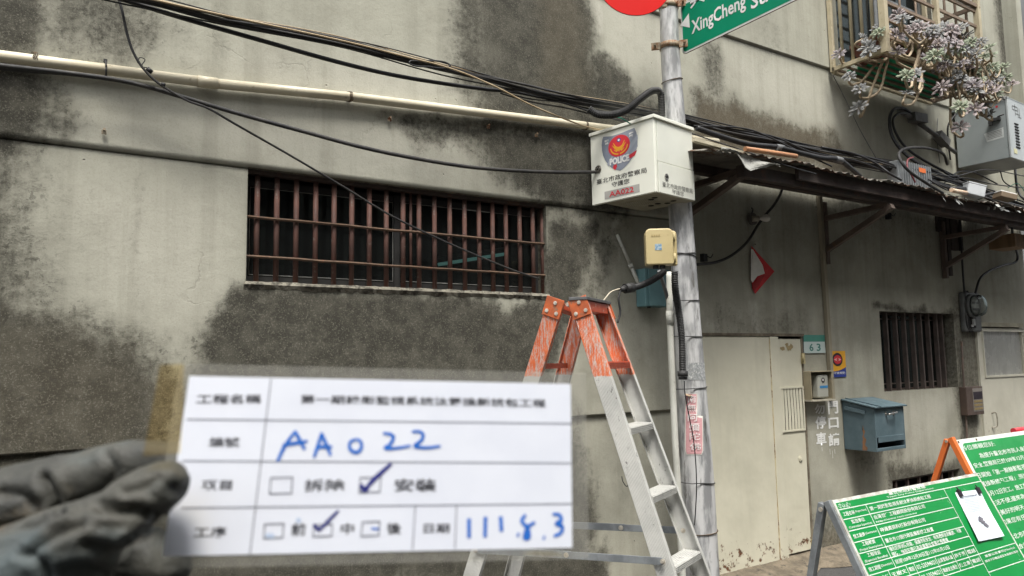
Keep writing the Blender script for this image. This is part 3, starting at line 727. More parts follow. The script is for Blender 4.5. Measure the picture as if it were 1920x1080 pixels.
gs0 = P(1280, 103, .46); gX = gs0.x
G = lambda px, py: PX(px, py, gX)
gs = thing('street_sign', 'green street name sign with white arrow fixed to the pole top', 'street sign', gs0)
y0 = G(1279.5, 100).y; y1 = G(1520, -28).y; zb_ = gs0.z; zt_ = zb_+.36
def rrect(x, ya, yb, za, zb, r, n=5):
    pts = []
    for cy_, cz_, a0 in ((yb+r, zb-r, 90), (yb+r, za+r, 180), (ya-r, za+r, 270), (ya-r, zb-r, 0)):
        for k in range(n+1):
            a = rad(a0+90*k/n); pts.append(V(x, cy_+r*math.cos(a), cz_+r*math.sin(a)))
    return pts
MB().prism(rrect(gX+.002, y0, y1, zb_, zt_, .03), (.006, 0, 0)).obj('backing', M('red_brown_edge', (.10, .03, .02), None, 6, .6), gs)
MB().poly(rrect(gX, y0-.001, y1+.001, zb_+.002, zt_, .03)).obj('white_border', M_SIGNEDGE, gs)
MB().poly(rrect(gX-.0012, y0-.012, y1+.012, zb_+.014, zt_-.012, .022)).obj('green_face', M_GREENSIGN, gs)
gl = lambda px, py: G(px, py)+V(-.0026, 0, 0)
MB().poly([gl(1276, 48), gl(1292, 25), gl(1294, 52)]).obj('arrow', M_WHITEP, gs)
c0, c1 = gl(1300, 58), gl(1449, -22); c0 = gl(1299, 57)
tz = zb_+.105
def gtext(s, pxl, pyl, pxr, pyr, h, bold=0.01):
    a, b_ = gl(pxl, pyl), gl(pxr, pyr); mz = (a.z+b_.z)/2
    text(s, (gX-.0026, (a.y+b_.y)/2, mz), (0, -1, 0), (0, 0, 1), abs(b_.y-a.y), h, M_WHITEP, gs, bold=bold)
gtext('XingCheng', 1297, 55, 1399, -3+7, .125, .02)
gtext('St.', 1408, 5, 1440, -13, .10, .018)
gtext('興', 1294, -3, 1322, -17, .15, .012); gtext('城', 1332, -34, 1362, -50, .15, .02); gtext('街', 1374, -56, 1408, -74, .15, .02)

# ------------------------------------------------------------------ white police control box
f0 = V(math.sin(YAW), math.cos(YAW), 0); rh = V(math.cos(YAW), -math.sin(YAW), 0)
Lv = (rh*-.37+f0*.4).normalized(); Rv = (rh*.325+f0*.25); Rv = (Rv-Lv*Rv.dot(Lv)).normalized()
C0 = DP(1225, 216, 4.70); BW, BD, BH = .530, .430, .495
pb = thing('police_control_box', 'white police control box with shield emblem and AA022 plate on the pole', 'control box', C0-ZA*BH)
def bx(l0, l1, r0, r1, z0, z1):             # box in the cabinet's own axes (l along the door, r along the side, z down from the top)
    return (C0+Lv*((l0+l1)/2)+Rv*((r0+r1)/2)-ZA*((z0+z1)/2), (abs(l1-l0), abs(r1-r0), abs(z1-z0)), (Lv, Rv, ZA))
MB().box(*bx(.012, BW-.10, .03, BD, .012, BH+.002)).obj('body', M_CREAMDARK, pb, bevel=.003)
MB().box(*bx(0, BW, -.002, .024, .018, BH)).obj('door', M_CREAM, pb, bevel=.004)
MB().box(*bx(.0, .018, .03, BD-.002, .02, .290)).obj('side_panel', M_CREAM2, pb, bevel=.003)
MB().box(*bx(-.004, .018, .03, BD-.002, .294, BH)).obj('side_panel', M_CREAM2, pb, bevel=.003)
MB().box(*bx(-.012, BW+.004, -.012, BD+.004, -.006, .0165)).obj('lid', M_CREAM, pb, bevel=.003)
q = MB()
for l, r in ((.08, .30), (.15, .33), (.20, .29), (.27, .31), (.10, .12), (.15, .15)):
    q.disc(C0+Lv*l+Rv*r-ZA*(BH+.004), -ZA, .02, 18, th=.001)
q.obj('cable_hole', M_HOLE, pb)
q = MB()
for i in range(14):
    for j in range(9):
        q.disc(C0+Lv*(.15+i*.017)+Rv*(.10+j*.017)-ZA*(BH+.0035), -ZA, .0035, 6)
o = q.obj('vent_hole', M_HOLE, pb); tag(o, kind='stuff')
TLf = C0+Lv*BW-Rv*.002; XF = -Lv
def face(u, v, lift=.0025): return TLf + XF*(u*BW) - ZA*(.018+v*(BH-.018)) - Rv*lift
def facepoly(pts, mat, name, lift): return MB().poly([face(u, v, lift) for u, v in pts]).obj(name, mat, pb)
def fz(x, y):                                # zoomed reading of the photographed door -> (across, down) fractions
    tp = 270-.237*(x-72); bt = 940-.149*(x-82); return (x-76)/634, (y-tp)/(bt-tp)
shp = [fz(*p) for p in ((215, 272), (300, 270), (400, 246), (470, 222), (530, 203), (548, 250), (557, 300), (556, 355), (547, 405), (527, 455), (498, 502), (462, 548), (422, 588), (378, 617), (335, 605), (296, 583), (258, 549), (230, 508), (209, 460), (198, 405), (197, 350), (204, 305))]
facepoly(shp, M_SHIELD, 'shield_emblem', .0012)
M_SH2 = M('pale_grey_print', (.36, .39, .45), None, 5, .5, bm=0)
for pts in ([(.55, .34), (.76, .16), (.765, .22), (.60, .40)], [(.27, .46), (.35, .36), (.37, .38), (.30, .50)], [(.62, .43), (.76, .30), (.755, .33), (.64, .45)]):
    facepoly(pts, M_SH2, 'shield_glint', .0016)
facepoly([(.37, .505), (.42, .49), (.43, .53), (.40, .575), (.365, .545)], M_REDP, 'red_streak', .0017)
facepoly([(.62, .415), (.745, .375), (.71, .44), (.63, .47)], M_REDP, 'red_streak', .0017)
def fdisc(u, v, ru, rv_, mat, name, lift, n=32):
    return facepoly([(u+ru*math.cos(2*math.pi*k/n), v+rv_*math.sin(2*math.pi*k/n)) for k in range(n)], mat, name, lift)
fdisc(.47, .245, .172, .150, M_REDP, 'emblem_disc', .002)
q = MB()
for s_ in (-1, 1):                          # bird with spread wings over a wheat wreath
    for k, (a, l) in enumerate(((28, .130), (14, .125), (0, .07), (-14, .08))):
        th = rad(a+18); p0 = (.47+s_*.012, .27+.008*k); p1 = (.47+s_*l*math.cos(th), .27+.008*k-l*.9*math.sin(th))
        pm = (.47+s_*l*.5*math.cos(th-.25), .285+.008*k-l*.5*math.sin(th-.25))
        ribbon(q, [face(*p, .0024) for p in (p0, pm, p1)], [.008, .011, .004], -Rv)
    ribbon(q, [face(.47+s_*.135*math.sin(rad(a)), .245+.115*math.cos(rad(a)), .0024) for a in range(5, 95, 10)], .009, -Rv)
q.poly([face(.455, .26, .0026), face(.485, .26, .0026), face(.482, .31, .0026), (face(.47, .335, .0026)), face(.458, .31, .0026)])
q.obj('gold_bird', M_GOLDP, pb)
fdisc(.47, .165, .032, .028, M_BLUEP, 'sun_emblem', .0024, 20)
q = MB(); st = []
for k in range(24): r_ = .026 if k % 2 == 0 else .012; st.append(face(.47+r_*math.cos(2*math.pi*k/24), .165+r_*.9*math.sin(2*math.pi*k/24), .0028))
q.poly(st).obj('white_sun', M_WHITEP, pb)
def ftext(s, u, v, wu, h, mat, lift=.002, bold=0): text(s, face(u, v, lift), XF, ZA, wu*BW if wu else None, h, mat, pb, bold=bold)
ftext('警', .275, .145, .075, .033, M_WHITEP, .002, .02); ftext('察', .665, .135, .075, .033, M_WHITEP, .002, .02)
ftext('POLICE', .47, .445, .31, .048, M_WHITEP, .0026, .05)
ftext('臺北市政府警察局', .485, .68, .79, .036, M_INK, .0015, .006)
ftext('守護您', .475, .77, .28, .034, M_INK, .0015, .006)
facepoly([(.215, .845), (.765, .845), (.765, .955), (.215, .955)], M_PLATE, 'number_plate', .0012)
ftext('AA022', .485, .90, .385, .036, M_REDP, .0024, .012)
MB().disc(face(.125, .50, 0), -Rv, .027, 24, th=.006).disc(face(.125, .50, .006), -Rv, .02, 24, th=.004).obj('lock', M_CHROME, pb)
MB().disc(face(.125, .50, .0105), -Rv, .007, 12, th=.0005).obj('keyhole', M_HOLE, pb)
sidep = lambda u, v, lift=.002: C0-Lv*(.004+lift)+Rv*(.03+u*(BD-.03))-ZA*(.02+v*(BH-.02))
MB().disc(sidep(.20, .765, 0), -Lv, .021, 22, th=.005).obj('lock', M_CHROME, pb)
MB().disc(sidep(.20, .765, .0055), -Lv, .010, 12, th=.0006).obj('keyhole', M_HOLE, pb)
text('臺北市政府警察局', sidep(.50, .875), Rv, ZA, .335, .033, M_INKG, pb); text('守護您', sidep(.50, .945), Rv, ZA, .13, .03, M_INKG, pb)
MB().bar(C0+Lv*.2+Rv*BD-ZA*.1, C0+Lv*.2+Rv*(BD+.1)-ZA*.1, .2, .03, ZA).obj('mounting_bracket', M_GALV2, pb)

# ------------------------------------------------------------------ small boxes by the pole
yb = thing('meter_box', 'yellowed plastic meter box with rounded lid strapped to the pole', 'junction box', P(1238, 500, .52))
def rbox(p_bl, wx, hz, dep, xd, mat, name, parent, r=.025):
    n_ = Vector(xd).cross(ZA)               # outward normal
    pts = []
    for cx_, cz_, a0 in ((wx-r, hz-r, 0), (r, hz-r, 90), (r*.4, r*.4, 180), (wx-r*.4, r*.4, 270)):
        rr = r if a0 < 180 else r*.4
        for k in range(5):
            a = rad(a0+90*k/4); pts.append(p_bl+Vector(xd)*(cx_+rr*math.cos(a))+ZA*(cz_+rr*math.sin(a)))
    return MB().prism(pts, n_*dep).obj(name, mat, parent, bevel=.008)
xdy = V(.80, -.60, 0); ny = xdy.cross(ZA)
bl = P(1210, 499, .66); wy = .165; hy = (P(1208, 432, .66)-P(1208, 499, .66)).length
rbox(bl-ny*.035, wy+.03, hy-.005, .033, xdy, M_YELBOX, 'back_shell', yb)
rbox(bl, wy, hy, .055, xdy, M_YELBOX, 'lid', yb, .03)
q = MB()
for f_ in (.2, .78): q.box(bl+xdy*(wy+.006)+ZA*(hy*f_)+ny*.004, (.018, .016, .045), (xdy, ny, ZA)).cyl(bl+xdy*(wy+.012)+ZA*(hy*f_-.028)+ny*.01, bl+xdy*(wy+.012)+ZA*(hy*f_+.028)+ny*.01, .006, n=8)
q.obj('hinge', M('brassy_hinge', (.45, .38, .2), None, 8, .5), yb)
fc = bl+ny*.0565
q = MB(); q.quad(*[fc+xdy*a+ZA*b_ for a, b_ in ((.055, hy*.40), (.095, hy*.40), (.095, hy*.57), (.055, hy*.57))]).obj('blue_label', M('blue_grey_label', (.10, .22, .34), (.35, .42, .46), 70, .5), yb)
q = MB()
for k in range(4): q.box(fc+xdy*(.04+.014*k)+ZA*(hy*.80), (.010, .001, .012), (xdy, ny, ZA))
q.obj('embossed_mark', M('embossed_plastic', (.4, .31, .14), None, 8, .5), yb)
q = MB()
for a in (.06, .10): q.cyl(bl+xdy*a+ny*.02, bl+xdy*a+ny*.02-ZA*.02, .018, n=12)
q.obj('cable_gland', M_RUBBER, yb)

bb = thing('wall_terminal_box', 'teal blue painted steel terminal box on the wall behind the yellowed box', 'junction box', P(1231, 575, .02))
q0 = P(1211, 574, .12); q1 = P(1250, 574, .12); zt_ = P(1230, 504, .12).z
MB().mm(q0.x, q1.x+.03, -.12, -.022, q0.z, zt_).obj('shell', M_TEAL, bb, bevel=.006)
MB().mm(q0.x+.03, q1.x+.034, -.128, -.1205, q0.z+.004, zt_-.004).obj('cover', M_TEAL, bb, bevel=.003)
MB().mm(q0.x+.04, q0.x+.055, -.11, -.09, q0.z-.012, q0.z+.002).obj('screw', M_STRAP, bb)

def cable(name, label, px, o, r, mat, cat='cable', group=None, n=8, strands=None):
    pts = path(px, o)
    if not strands:
        t = thing(name, label, cat, pts[0], group); MB().tube(pts, r, n).obj('jacket', mat, t); return t
    t = thing(name, label, cat, pts[0], group)
    for k, (dx, dz, rr, mt_) in enumerate(strands):
        ph = random.uniform(0, 6); q = [p+V(0, dx+.006*math.sin(i*.35+ph), dz+.007*math.sin(i*.23+ph*2)) for i, p in enumerate(pts)]
        MB().tube(q, rr, 7).obj('strand', mt_, t)
    return t
def corrugated(name, label, px, o, r, parent=None, pitch=.011):
    pts = path(px, o); L = [0]
    for a, b_ in zip(pts, pts[1:]): L.append(L[-1]+(b_-a).length)
    n = int(L[-1]/(pitch/2)); out = []; rs_ = []; j = 0
    for i in range(n+1):
        s_ = L[-1]*i/n
        while j < len(L)-2 and L[j+1] < s_: j += 1
        out.append(pts[j].lerp(pts[j+1], (s_-L[j])/max(L[j+1]-L[j], 1e-9))); rs_.append(r*(1.0 if i % 2 else .80))
    t = thing(name, label, 'conduit', pts[0]); MB().tube(out, rs_, 12, smooth=False).obj('hose', M_RUBBER, t); return t, out
# vertical conduit left of the pole
t = cable('plastic_conduit', 'slim grey white plastic conduit running down the left side of the pole', [(1255, 510, .5), (1256, 600, .5), (1261, 720, .49), (1266, 830, .48), (1271, 910, .47), (1280, 1080, .45), (1290, 1250, .42)], .5, .021, M_PVCG, 'conduit', n=14)
p0 = P(1256.5, 596, .5); MB().tube([p0+V(0, 0, .045), p0-V(0, 0, .045)], .026, 14).obj('coupling', M_PVCG, t)
t, out = corrugated('ribbed_hose', 'black ribbed hose hanging down the front of the pole below the yellowed box', [(1265, 508, .62), (1266, 540, .60), (1272, 580, .55), (1278, 630, .53), (1280, 700, .53)], .55, .0235)
e = out[-1]; MB().tube([e+V(0, 0, .015), e-V(0, 0, .02)], .034, 12).tube([e-V(0, 0, .022), e-V(0, 0, .04)], .028, 8).obj('end_nut', M_RUBBER, t)
t, out = corrugated('ribbed_hose', 'short black ribbed hose with a coupling reaching left from the yellowed box', [(1246, 508, .60), (1236, 517, .60), (1218, 528, .60), (1196, 537, .60), (1180, 540, .60)], .6, .021)
e = out[-1]; dd_ = (out[-1]-out[-4]).normalized()
MB().tube([e-dd_*.03, e+dd_*.035], [.030, .030], 14).tube([e+dd_*.036, e+dd_*.075], [.022, .014], 12).obj('coupling', M_RUBBER, t)
cable('loose_wire', 'thin pale wire arching from the black hose coupling to the ladder top', [(1163, 541, .60), (1146, 547, .60), (1136, 558, .60), (1130, 566, .60)], .6, .0035, M('pale_wire', (.55, .5, .38), None, 8, .6))
cable('loose_wire', 'short dark wire dangling from the black hose coupling beside the ladder top', [(1165, 541, .60), (1160, 560, .60), (1163, 585, .60), (1158, 605, .60)], .6, .006, C_BLACK2)
cable('loose_wire', 'thin black wire hanging down over the pink paper slip on the pole', [(1283, 714, .53), (1284, 735, .535), (1290, 770, .54), (1301, 830, .545), (1306, 900, .55), (1304, 960, .55), (1302, 985, .55)], .54, .0035, C_BLACK)
cable('grey_hose', 'short grey hose curving from the yellowed box behind the plastic conduit', [(1236, 508, .56), (1243, 530, .53), (1250, 553, .50), (1254, 575, .47)], .5, .013, C_GREY)
t, out = corrugated('ribbed_hose', 'black ribbed hose looping from the cable bundle over the top of the white box', [(1104, 204, .50), (1120, 214, .52), (1148, 215, .54), (1175, 206, .55), (1200, 186, .55), (1222, 171, .52), (1237, 172, .50), (1240, 190, .50), (1241, 222, .50)], .52, .024)
cable('green_wire', 'thin green wire below the ribbed hose left of the white box', [(1150, 219, .5), (1165, 222, .5), (1182, 232, .5)], .5, .004, C_GREEN)
# old broken conduit on the wall
t = thing('broken_conduit', 'broken off white conduit leaning diagonally on the wall beside the teal box', 'conduit', P(1180, 500, .03))
a, b_ = P(1157, 440, .045), P(1208, 556, .045); mid = a.lerp(b_, .5)
MB().tube([a, mid], .012, 10).obj('pipe', M_PVCG, t); MB().tube([mid, b_], .0145, 10).obj('pipe', M_PVCG, t)
MB().tube([mid-(b_-a)*.03, mid+(b_-a)*.03], .018, 10).obj('coupling', M_PVCG, t)

# ------------------------------------------------------------------ wall pipe and overhead cables
t = thing('wall_pipe', 'cream plastic pipe running along the upper wall to the white box', 'pipe', P(400, 150, .12))
def lerp_px(a, b_, f): return (a[0]+(b_[0]-a[0])*f, a[1]+(b_[1]-a[1])*f)
PA, PB, PC, PD = P(-260, 72, .07), P(408, 157, .07), P(652, 181, .07), P(1160, 243, .07)
MB().tube([PA, PB], .0268, 18).obj('pipe_length', M_PVC, t); MB().tube([PB-(PB-PA)*.07, PB], .0295, 18).obj('coupling', M_PVC, t)
MB().tube([PB-(PC-PB)*.02, PC, PD, P(1345, 266, .07)], .0265, 18).obj('pipe_length', M_PVC, t)
for i, (x_, m_) in enumerate(((65, M_WIRE), (655, M_WIRE), (1097, M_WIRE))):
    c = P(x_, 102+(x_)*.1195 if x_ < 500 else (181.5 if x_ < 700 else 236), .07); dr_ = (PD-PA).normalized(); a1 = dr_.cross(ZA).normalized(); a2 = a1.cross(dr_)
    q = MB()
    for s_ in (-.006, .0, .007):
        q.tube([c+dr_*(s_+.006*math.sin(k))+(a1*math.cos(k*math.pi/8)+a2*math.sin(k*math.pi/8))*.029 for k in range(17)], .0018, 5)
    q.obj('wire_tie', m_, t)
c = P(198, 127, .07); q = MB(); q.tube([c+(a1*math.cos(k*math.pi/8)+a2*math.sin(k*math.pi/8)*1.25)*.030-a2*.008 for k in range(17)], .0045, 6); q.box(c+a2*.034, (.016, .014, .014)); q.obj('cable_tie', M_RUBBER, t)
for x_, y_ in ((195, 245), (730, 222), (915, 236), (1005, 252)):
    q = MB(); c = P(x_, y_, .045); q.cyl(c, c+V(0, -.02, .003), .006, n=8).box(c+V(0, -.004, -.008), (.02, .008, .02)); o = q.obj('wall_plug', M_RUSTCLAMP); tag(o, {195: 'rusty plug in the wall left of the barred window below the pipe', 730: 'pale plug in the wall just below the cream pipe', 915: 'dark hook in the blackened wall below the cream pipe', 1005: 'small plug in the blackened wall nearest the white box'}[x_], 'wall plug')
S = [(.02, .02, .004, C_BLACK), (-.02, .019, .0035, C_BLACK2), (.015, -.024, .004, C_BLACK), (.0, .026, .003, C_TAN), (0, 0, .009, C_BLACK), (.012, .006, .008, C_BLACK), (-.012, .009, .0075, C_BLACK2), (.004, -.013, .009, C_BLACK), (-.008, -.006, .006, C_BLACK2)]
cable('cable_bundle', 'thick bundle of black cables crossing the whole upper wall from the top left', [(180, -18, .26), (300, 8, .26), (440, 40, .26), (640, 80, .27), (800, 121, .28), (930, 152, .30), (1060, 183, .30), (1200, 208, .30), (1310, 232, .32), (1450, 268, .40), (1560, 298, .48), (1700, 323, .55), (1830, 352, .58), (1960, 398, .60)], .26, .01, None, strands=S)
cable('cable', 'thick black cable sagging just below the main bundle on the upper wall', [(190, -14, .22), (340, 33, .22), (480, 73, .22), (640, 118, .22), (760, 145, .22), (900, 166, .23), (1000, 176, .24), (1110, 196, .27), (1240, 225, .28), (1330, 243, .3)], .22, .0125, C_BLACK)
cable('cable_bundle', 'loose fan of thin black cables left of the white box', [(940, 168, .26), (1000, 183, .27), (1060, 194, .28), (1120, 211, .3), (1180, 224, .32)], .27, .01, None, strands=[(0, 0, .005, C_BLACK), (.01, .016, .005, C_BLACK2), (-.012, -.014, .004, C_BLACK), (.006, -.024, .0045, C_BLACK2)])
cable('tan_wire', 'thin tan wire following the black bundle then dropping onto the cream pipe', [(230, -16, .32), (300, 2, .32), (440, 33, .32), (640, 76, .33), (760, 106, .34), (850, 130, .35), (930, 163, .35), (1000, 199, .32), (1080, 231, .20), (1110, 240, .13), (1160, 250, .12)], .32, .0052, C_TAN)
q = []
t = thing('cable_loop', 'small loop of spare black wire tied to the main cable bundle', 'cable', P(800, 120, .3))
for pts in ([(845, 124), (835, 117), (812, 114), (790, 115), (772, 114), (768, 119), (782, 124), (808, 125)], [(800, 114), (820, 114), (838, 118), (843, 124), (830, 128), (808, 126)]):
    MB().tube(path(pts, .31), .0045, 7).obj('wire', C_BLACK, t)
cable('cable', 'dark grey cable sagging below the cream pipe to the white box', [(-200, 100, .14), (0, 123, .14), (150, 140, .14), (250, 156, .14), (350, 184, .16), (440, 211, .18), (560, 244, .22), (700, 281, .28), (850, 309, .28), (950, 319, .24), (1050, 323, .18), (1150, 322, .12)], .14, .0115, C_BLACK2)
cable('cable', 'second dark cable tied under the cream pipe at the far left', [(-200, 94, .13), (0, 128, .13), (120, 138, .13), (220, 150, .14), (290, 166, .15)], .13, .009, C_BLACK2)
t = cable('cable', 'thin dark cable dropping from the top left diagonally across the barred window', [(218, -20, .18), (229, 20, .18), (238, 62, .18), (250, 98, .18), (270, 130, .18), (300, 158, .18), (350, 188, .18), (390, 203, .17), (440, 232, .16), (540, 289, .13), (640, 348, .10), (740, 408, .08), (850, 460, .06), (950, 502, .04), (1010, 523, .03)], .15, .0062, C_BLACK2)
q = MB(); q.tube(path([(258, 118, .18), (262, 108, .18), (272, 112, .18), (265, 124, .18), (276, 127, .18)], .18), .0025, 5); q.tube(path([(276, 128, .18), (285, 136, .18)], .18), .011, 8); q.tube(path([(302, 157, .18), (310, 160, .18)], .18), .010, 8); q.obj('taped_joint', C_BLACK, t)
cable('thin_wire', 'slim black wire looping at the wall behind the ladder rail', [(1166, 893, .02), (1168, 903, .03), (1176, 912, .03), (1180, 895, .02)], .03, .003, C_BLACK)

# ------------------------------------------------------------------ step ladder
AZL = YAW+rad(26.1); u_ = V(math.sin(AZL), math.cos(AZL), 0); v_ = V(math.cos(AZL), -math.sin(AZL), 0)
LN = DP(1063, 565, 3.26); LFAR = LN+u_*.325
lad = thing('step_ladder', 'aluminium folding step ladder with worn orange painted top standing by the pole', 'ladder', V(LN.x+u_.x*.16, LN.y+u_.y*.16, -.06))
ZO = PP(1129, 700, LN, u_).z-.012
def ladder_mat():
    mt, t, b, o = nodes('worn_orange_on_aluminium'); co = N(t, 'TexCoord').outputs['Object']
    sx = N(t, 'SeparateXYZ'); t.links.new(co, sx.inputs[0]); z = sx.outputs[2]
    al = mix(t, ramp(t, noise(t, co, 7, 6), .3, .7), (.56, .555, .52), (.43, .43, .405))
    scf = ramp(t, noise(t, co, 48, 6, .78, (1, 1, .35)), .59, .64); al = mix(t, mth(t, 'MULTIPLY', scf, ramp(t, noise(t, co, 5, 3), .48, .6)), al, (.10, .095, .09))
    org = mix(t, ramp(t, noise(t, co, 10, 6), .35, .65), (.66, .17, .06), (.54, .12, .04))
    wear = ramp(t, noise(t, co, 42, 7, .8, (2.6, 2.6, .35)), .47, .57)
    up_ = ramp(t, mth(t, 'ADD', z, mth(t, 'MULTIPLY', noise(t, co, 60, 3), .02)), ZO+.008, ZO+.013)
    f = mth(t, 'MULTIPLY', up_, mth(t, 'SUBTRACT', 1.0, mth(t, 'MULTIPLY', wear, .78)))
    t.links.new(mix(t, f, al, org), b.inputs['Base Color']); b.inputs['Roughness'].default_value = .5
    t.links.new(mth(t, 'MULTIPLY', mth(t, 'SUBTRACT', 1.0, f), .12), b.inputs['Metallic'])
    bump(t, noise(t, co, 70, 5), .12, .003, b); return mt
M_LAD = ladder_mat()
M_ALU = M('scuffed_aluminium', (.56, .555, .52), (.44, .44, .415), 7, .42, metal=.12, bm=.12, bscale=60, dirt=((.11, .105, .1), .64, 38, (1, 1, .35)))
M_RIVET = M('rivet_metal', (.62, .58, .5), (.45, .4, .33), 40, .4, metal=.5)
def rail_line(pl, p0, p1):
    a, b_ = PP(*p0, pl, u_), PP(*p1, pl, u_); d = b_-a
    return a-d*(.0), a+d*((-.06-a.z)/d.z), d.normalized()
RAILS = {}
def make_rail(key, pl, p0, p1, sgn):
    a, b_, d = rail_line(pl, p0, p1); RAILS[key] = (a, b_, d)
    ax = d.cross(u_).normalized(); out = -u_*sgn       # web faces away from the ladder's middle
    hw, dep, th = .0375, .026, .003; prof = []
    nr = 11
    for i in range(nr*2+1):
        s_ = -hw+.003+(2*hw-.006)*i/(nr*2); prof.append((s_, .0018 if i % 2 == 0 else 0))
    prof = [(-hw, -dep), (-hw, 0)]+prof+[(hw, 0), (hw, -dep), (hw-th, -dep), (hw-th, -th), (-hw+th, -th), (-hw+th, -dep)]
    pts = [a+ax*s_+out*q for s_, q in prof]
    mb = MB(); n = len(pts); m_ = 20; vs = []
    for j in range(m_+1): vs += [p+(b_-a)*(j/m_) for p in pts]
    fs = [(j*n+i, j*n+(i+1) % n, (j+1)*n+(i+1) % n, (j+1)*n+i) for j in range(m_) for i in range(n)]
    mb.add(vs, fs); mb.obj('rail', M_LAD, lad)
    MB().bar(b_-d*.06+out*-.012, b_+V(0, 0, 0.001), .085, .034, u_).obj('rubber_foot', M_RUBBER, lad)
make_rail('A', LN, (1042, 563), (883, 1080), 1); make_rail('B', LN, (1083, 563), (1249, 1080), 1)
make_rail('C', LFAR, (1088, 590), (962, 1080), -1); make_rail('D', LFAR, (1128, 575), (1318, 1080), -1)
def on(key, z): a, b_, d = RAILS[key]; return a+(b_-a)*((z-a.z)/(b_.z-a.z))
def slab_between(p, q, wd, th, name, mat, grooved=True, slope=None):
    e = (q-p).normalized(); side = V(-e.y, e.x, 0); side = side if side.dot(v_) > 0 else -side
    L = (q-p).length-.05; c = (p+q)/2; mb = MB(); mb.box(c, (L, wd, th), (e, side, ZA))
    if grooved:
        for k in range(4): mb.box(c+side*(wd/2+.0015)+ZA*(th*(-.36+.24*k)), (L, .003, th*.12), (e, side, ZA))
        for k in range(7): mb.box(c+side*(wd*(-.42+.14*k))+ZA*(th/2+.001), (L, wd*.07, .002), (e, side, ZA))
    mb.obj(name, mat, lad)
M_ORL = M('worn_orange_rung', (.50, .085, .03), (.40, .065, .028), 12, .5, bm=.1, dirt=((.5, .42, .36), .62, 50))
for y_ in (684, 797, 915, 1036, 1165, 1290):
    z = PP(1128+(y_-575)*.376, y_, LFAR, u_).z
    slab_between(on('B', z), on('D', z), .078, .03, 'tread', M_ORL if y_ == 684 else M_ALU)
    slab_between(on('A', z), on('C', z), .03, .024, 'rung', M_ORL if y_ == 684 else M_ALU, False)
# hinge head
zt = max(RAILS[k][0].z for k in 'AB')
for key, sg in (('A', 1), ('B', 1), ('C', -1), ('D', -1)):
    a, b_, d = RAILS[key]; ax = d.cross(u_).normalized(); out = -u_*sg
    MB().box(a+d*.034+out*.0045, (.088, .088, .0035), (d, ax, u_)).obj('hinge_plate', M('scratched_orange_plate', (.50, .11, .03), (.36, .085, .03), 20, .5, bm=.2, dirt=((.2, .13, .08), .6, 30)), lad, bevel=.003)
    q = MB()
    for i, j in ((.012, 0.005), (.055, -.024), (.055, .024)):
        q.disc(a+d*i+ax*j+out*.006, out, .0085, 14, th=.004)
        q.disc(a+d*i+ax*j+out*.010, out, .0045, 10, th=.001)
    q.obj('rivet', M_RIVET, lad)
pa, pb_ = on('B', zt-.02), on('D', zt-.02); e = (pb_-pa).normalized()
MB().box((pa+pb_)/2+V(0, 0, .022), ((pb_-pa).length+.02, .085, .014), (e, V(-e.y, e.x, 0), ZA)).obj('top_cap', M('dark_alu', (.14, .14, .14), (.10, .1, .1), 12, .5, metal=.4), lad, bevel=.002)
MB().box((pa+pb_)/2+V(0, 0, -.01), ((pb_-pa).length-.03, .07, .045), (e, V(-e.y, e.x, 0), ZA)).obj('head_block', M_ORL, lad, bevel=.002)
pc, pd = on('A', zt-.02), on('C', min(zt-.02, RAILS['C'][0].z))
MB().bar(pc+V(0, 0, .0), pd+V(0, 0, 0), .05, .03, ZA).obj('head_block', M_ORL, lad, bevel=.002)
MB().cyl((pa+pc)/2+u_*.01, (pb_+pd)/2-u_*.01, .009, n=10).obj('hinge_rod', M_RIVET, lad)
for pl, l_, r_, mid in ((LN-u_*.008, (893, 1031), (1244, 1052), (1063, 1040)), (LFAR+u_*.008, (985, 981), (1282, 994), (1165, 989))):
    a, b_, c = PP(*l_, pl, u_), PP(*r_, pl, u_), PP(*mid, pl, u_)
    MB().bar(a, c+(c-a).normalized()*.02, .004, .032, ZA).obj('spreader_arm', M_GALV2, lad, bevel=.001)
    MB().bar(c-u_*.005-(b_-c).normalized()*.02, b_-u_*.005, .004, .030, ZA).obj('spreader_arm', M_GALV2, lad, bevel=.001)
    q = MB()
    for p in (a, c, b_): q.disc(p-u_*.007, -u_, .011, 14, th=.004).disc(p-u_*.011, -u_, .006, 10, th=.003)
    q.obj('pivot_bolt', M_RIVET, lad)

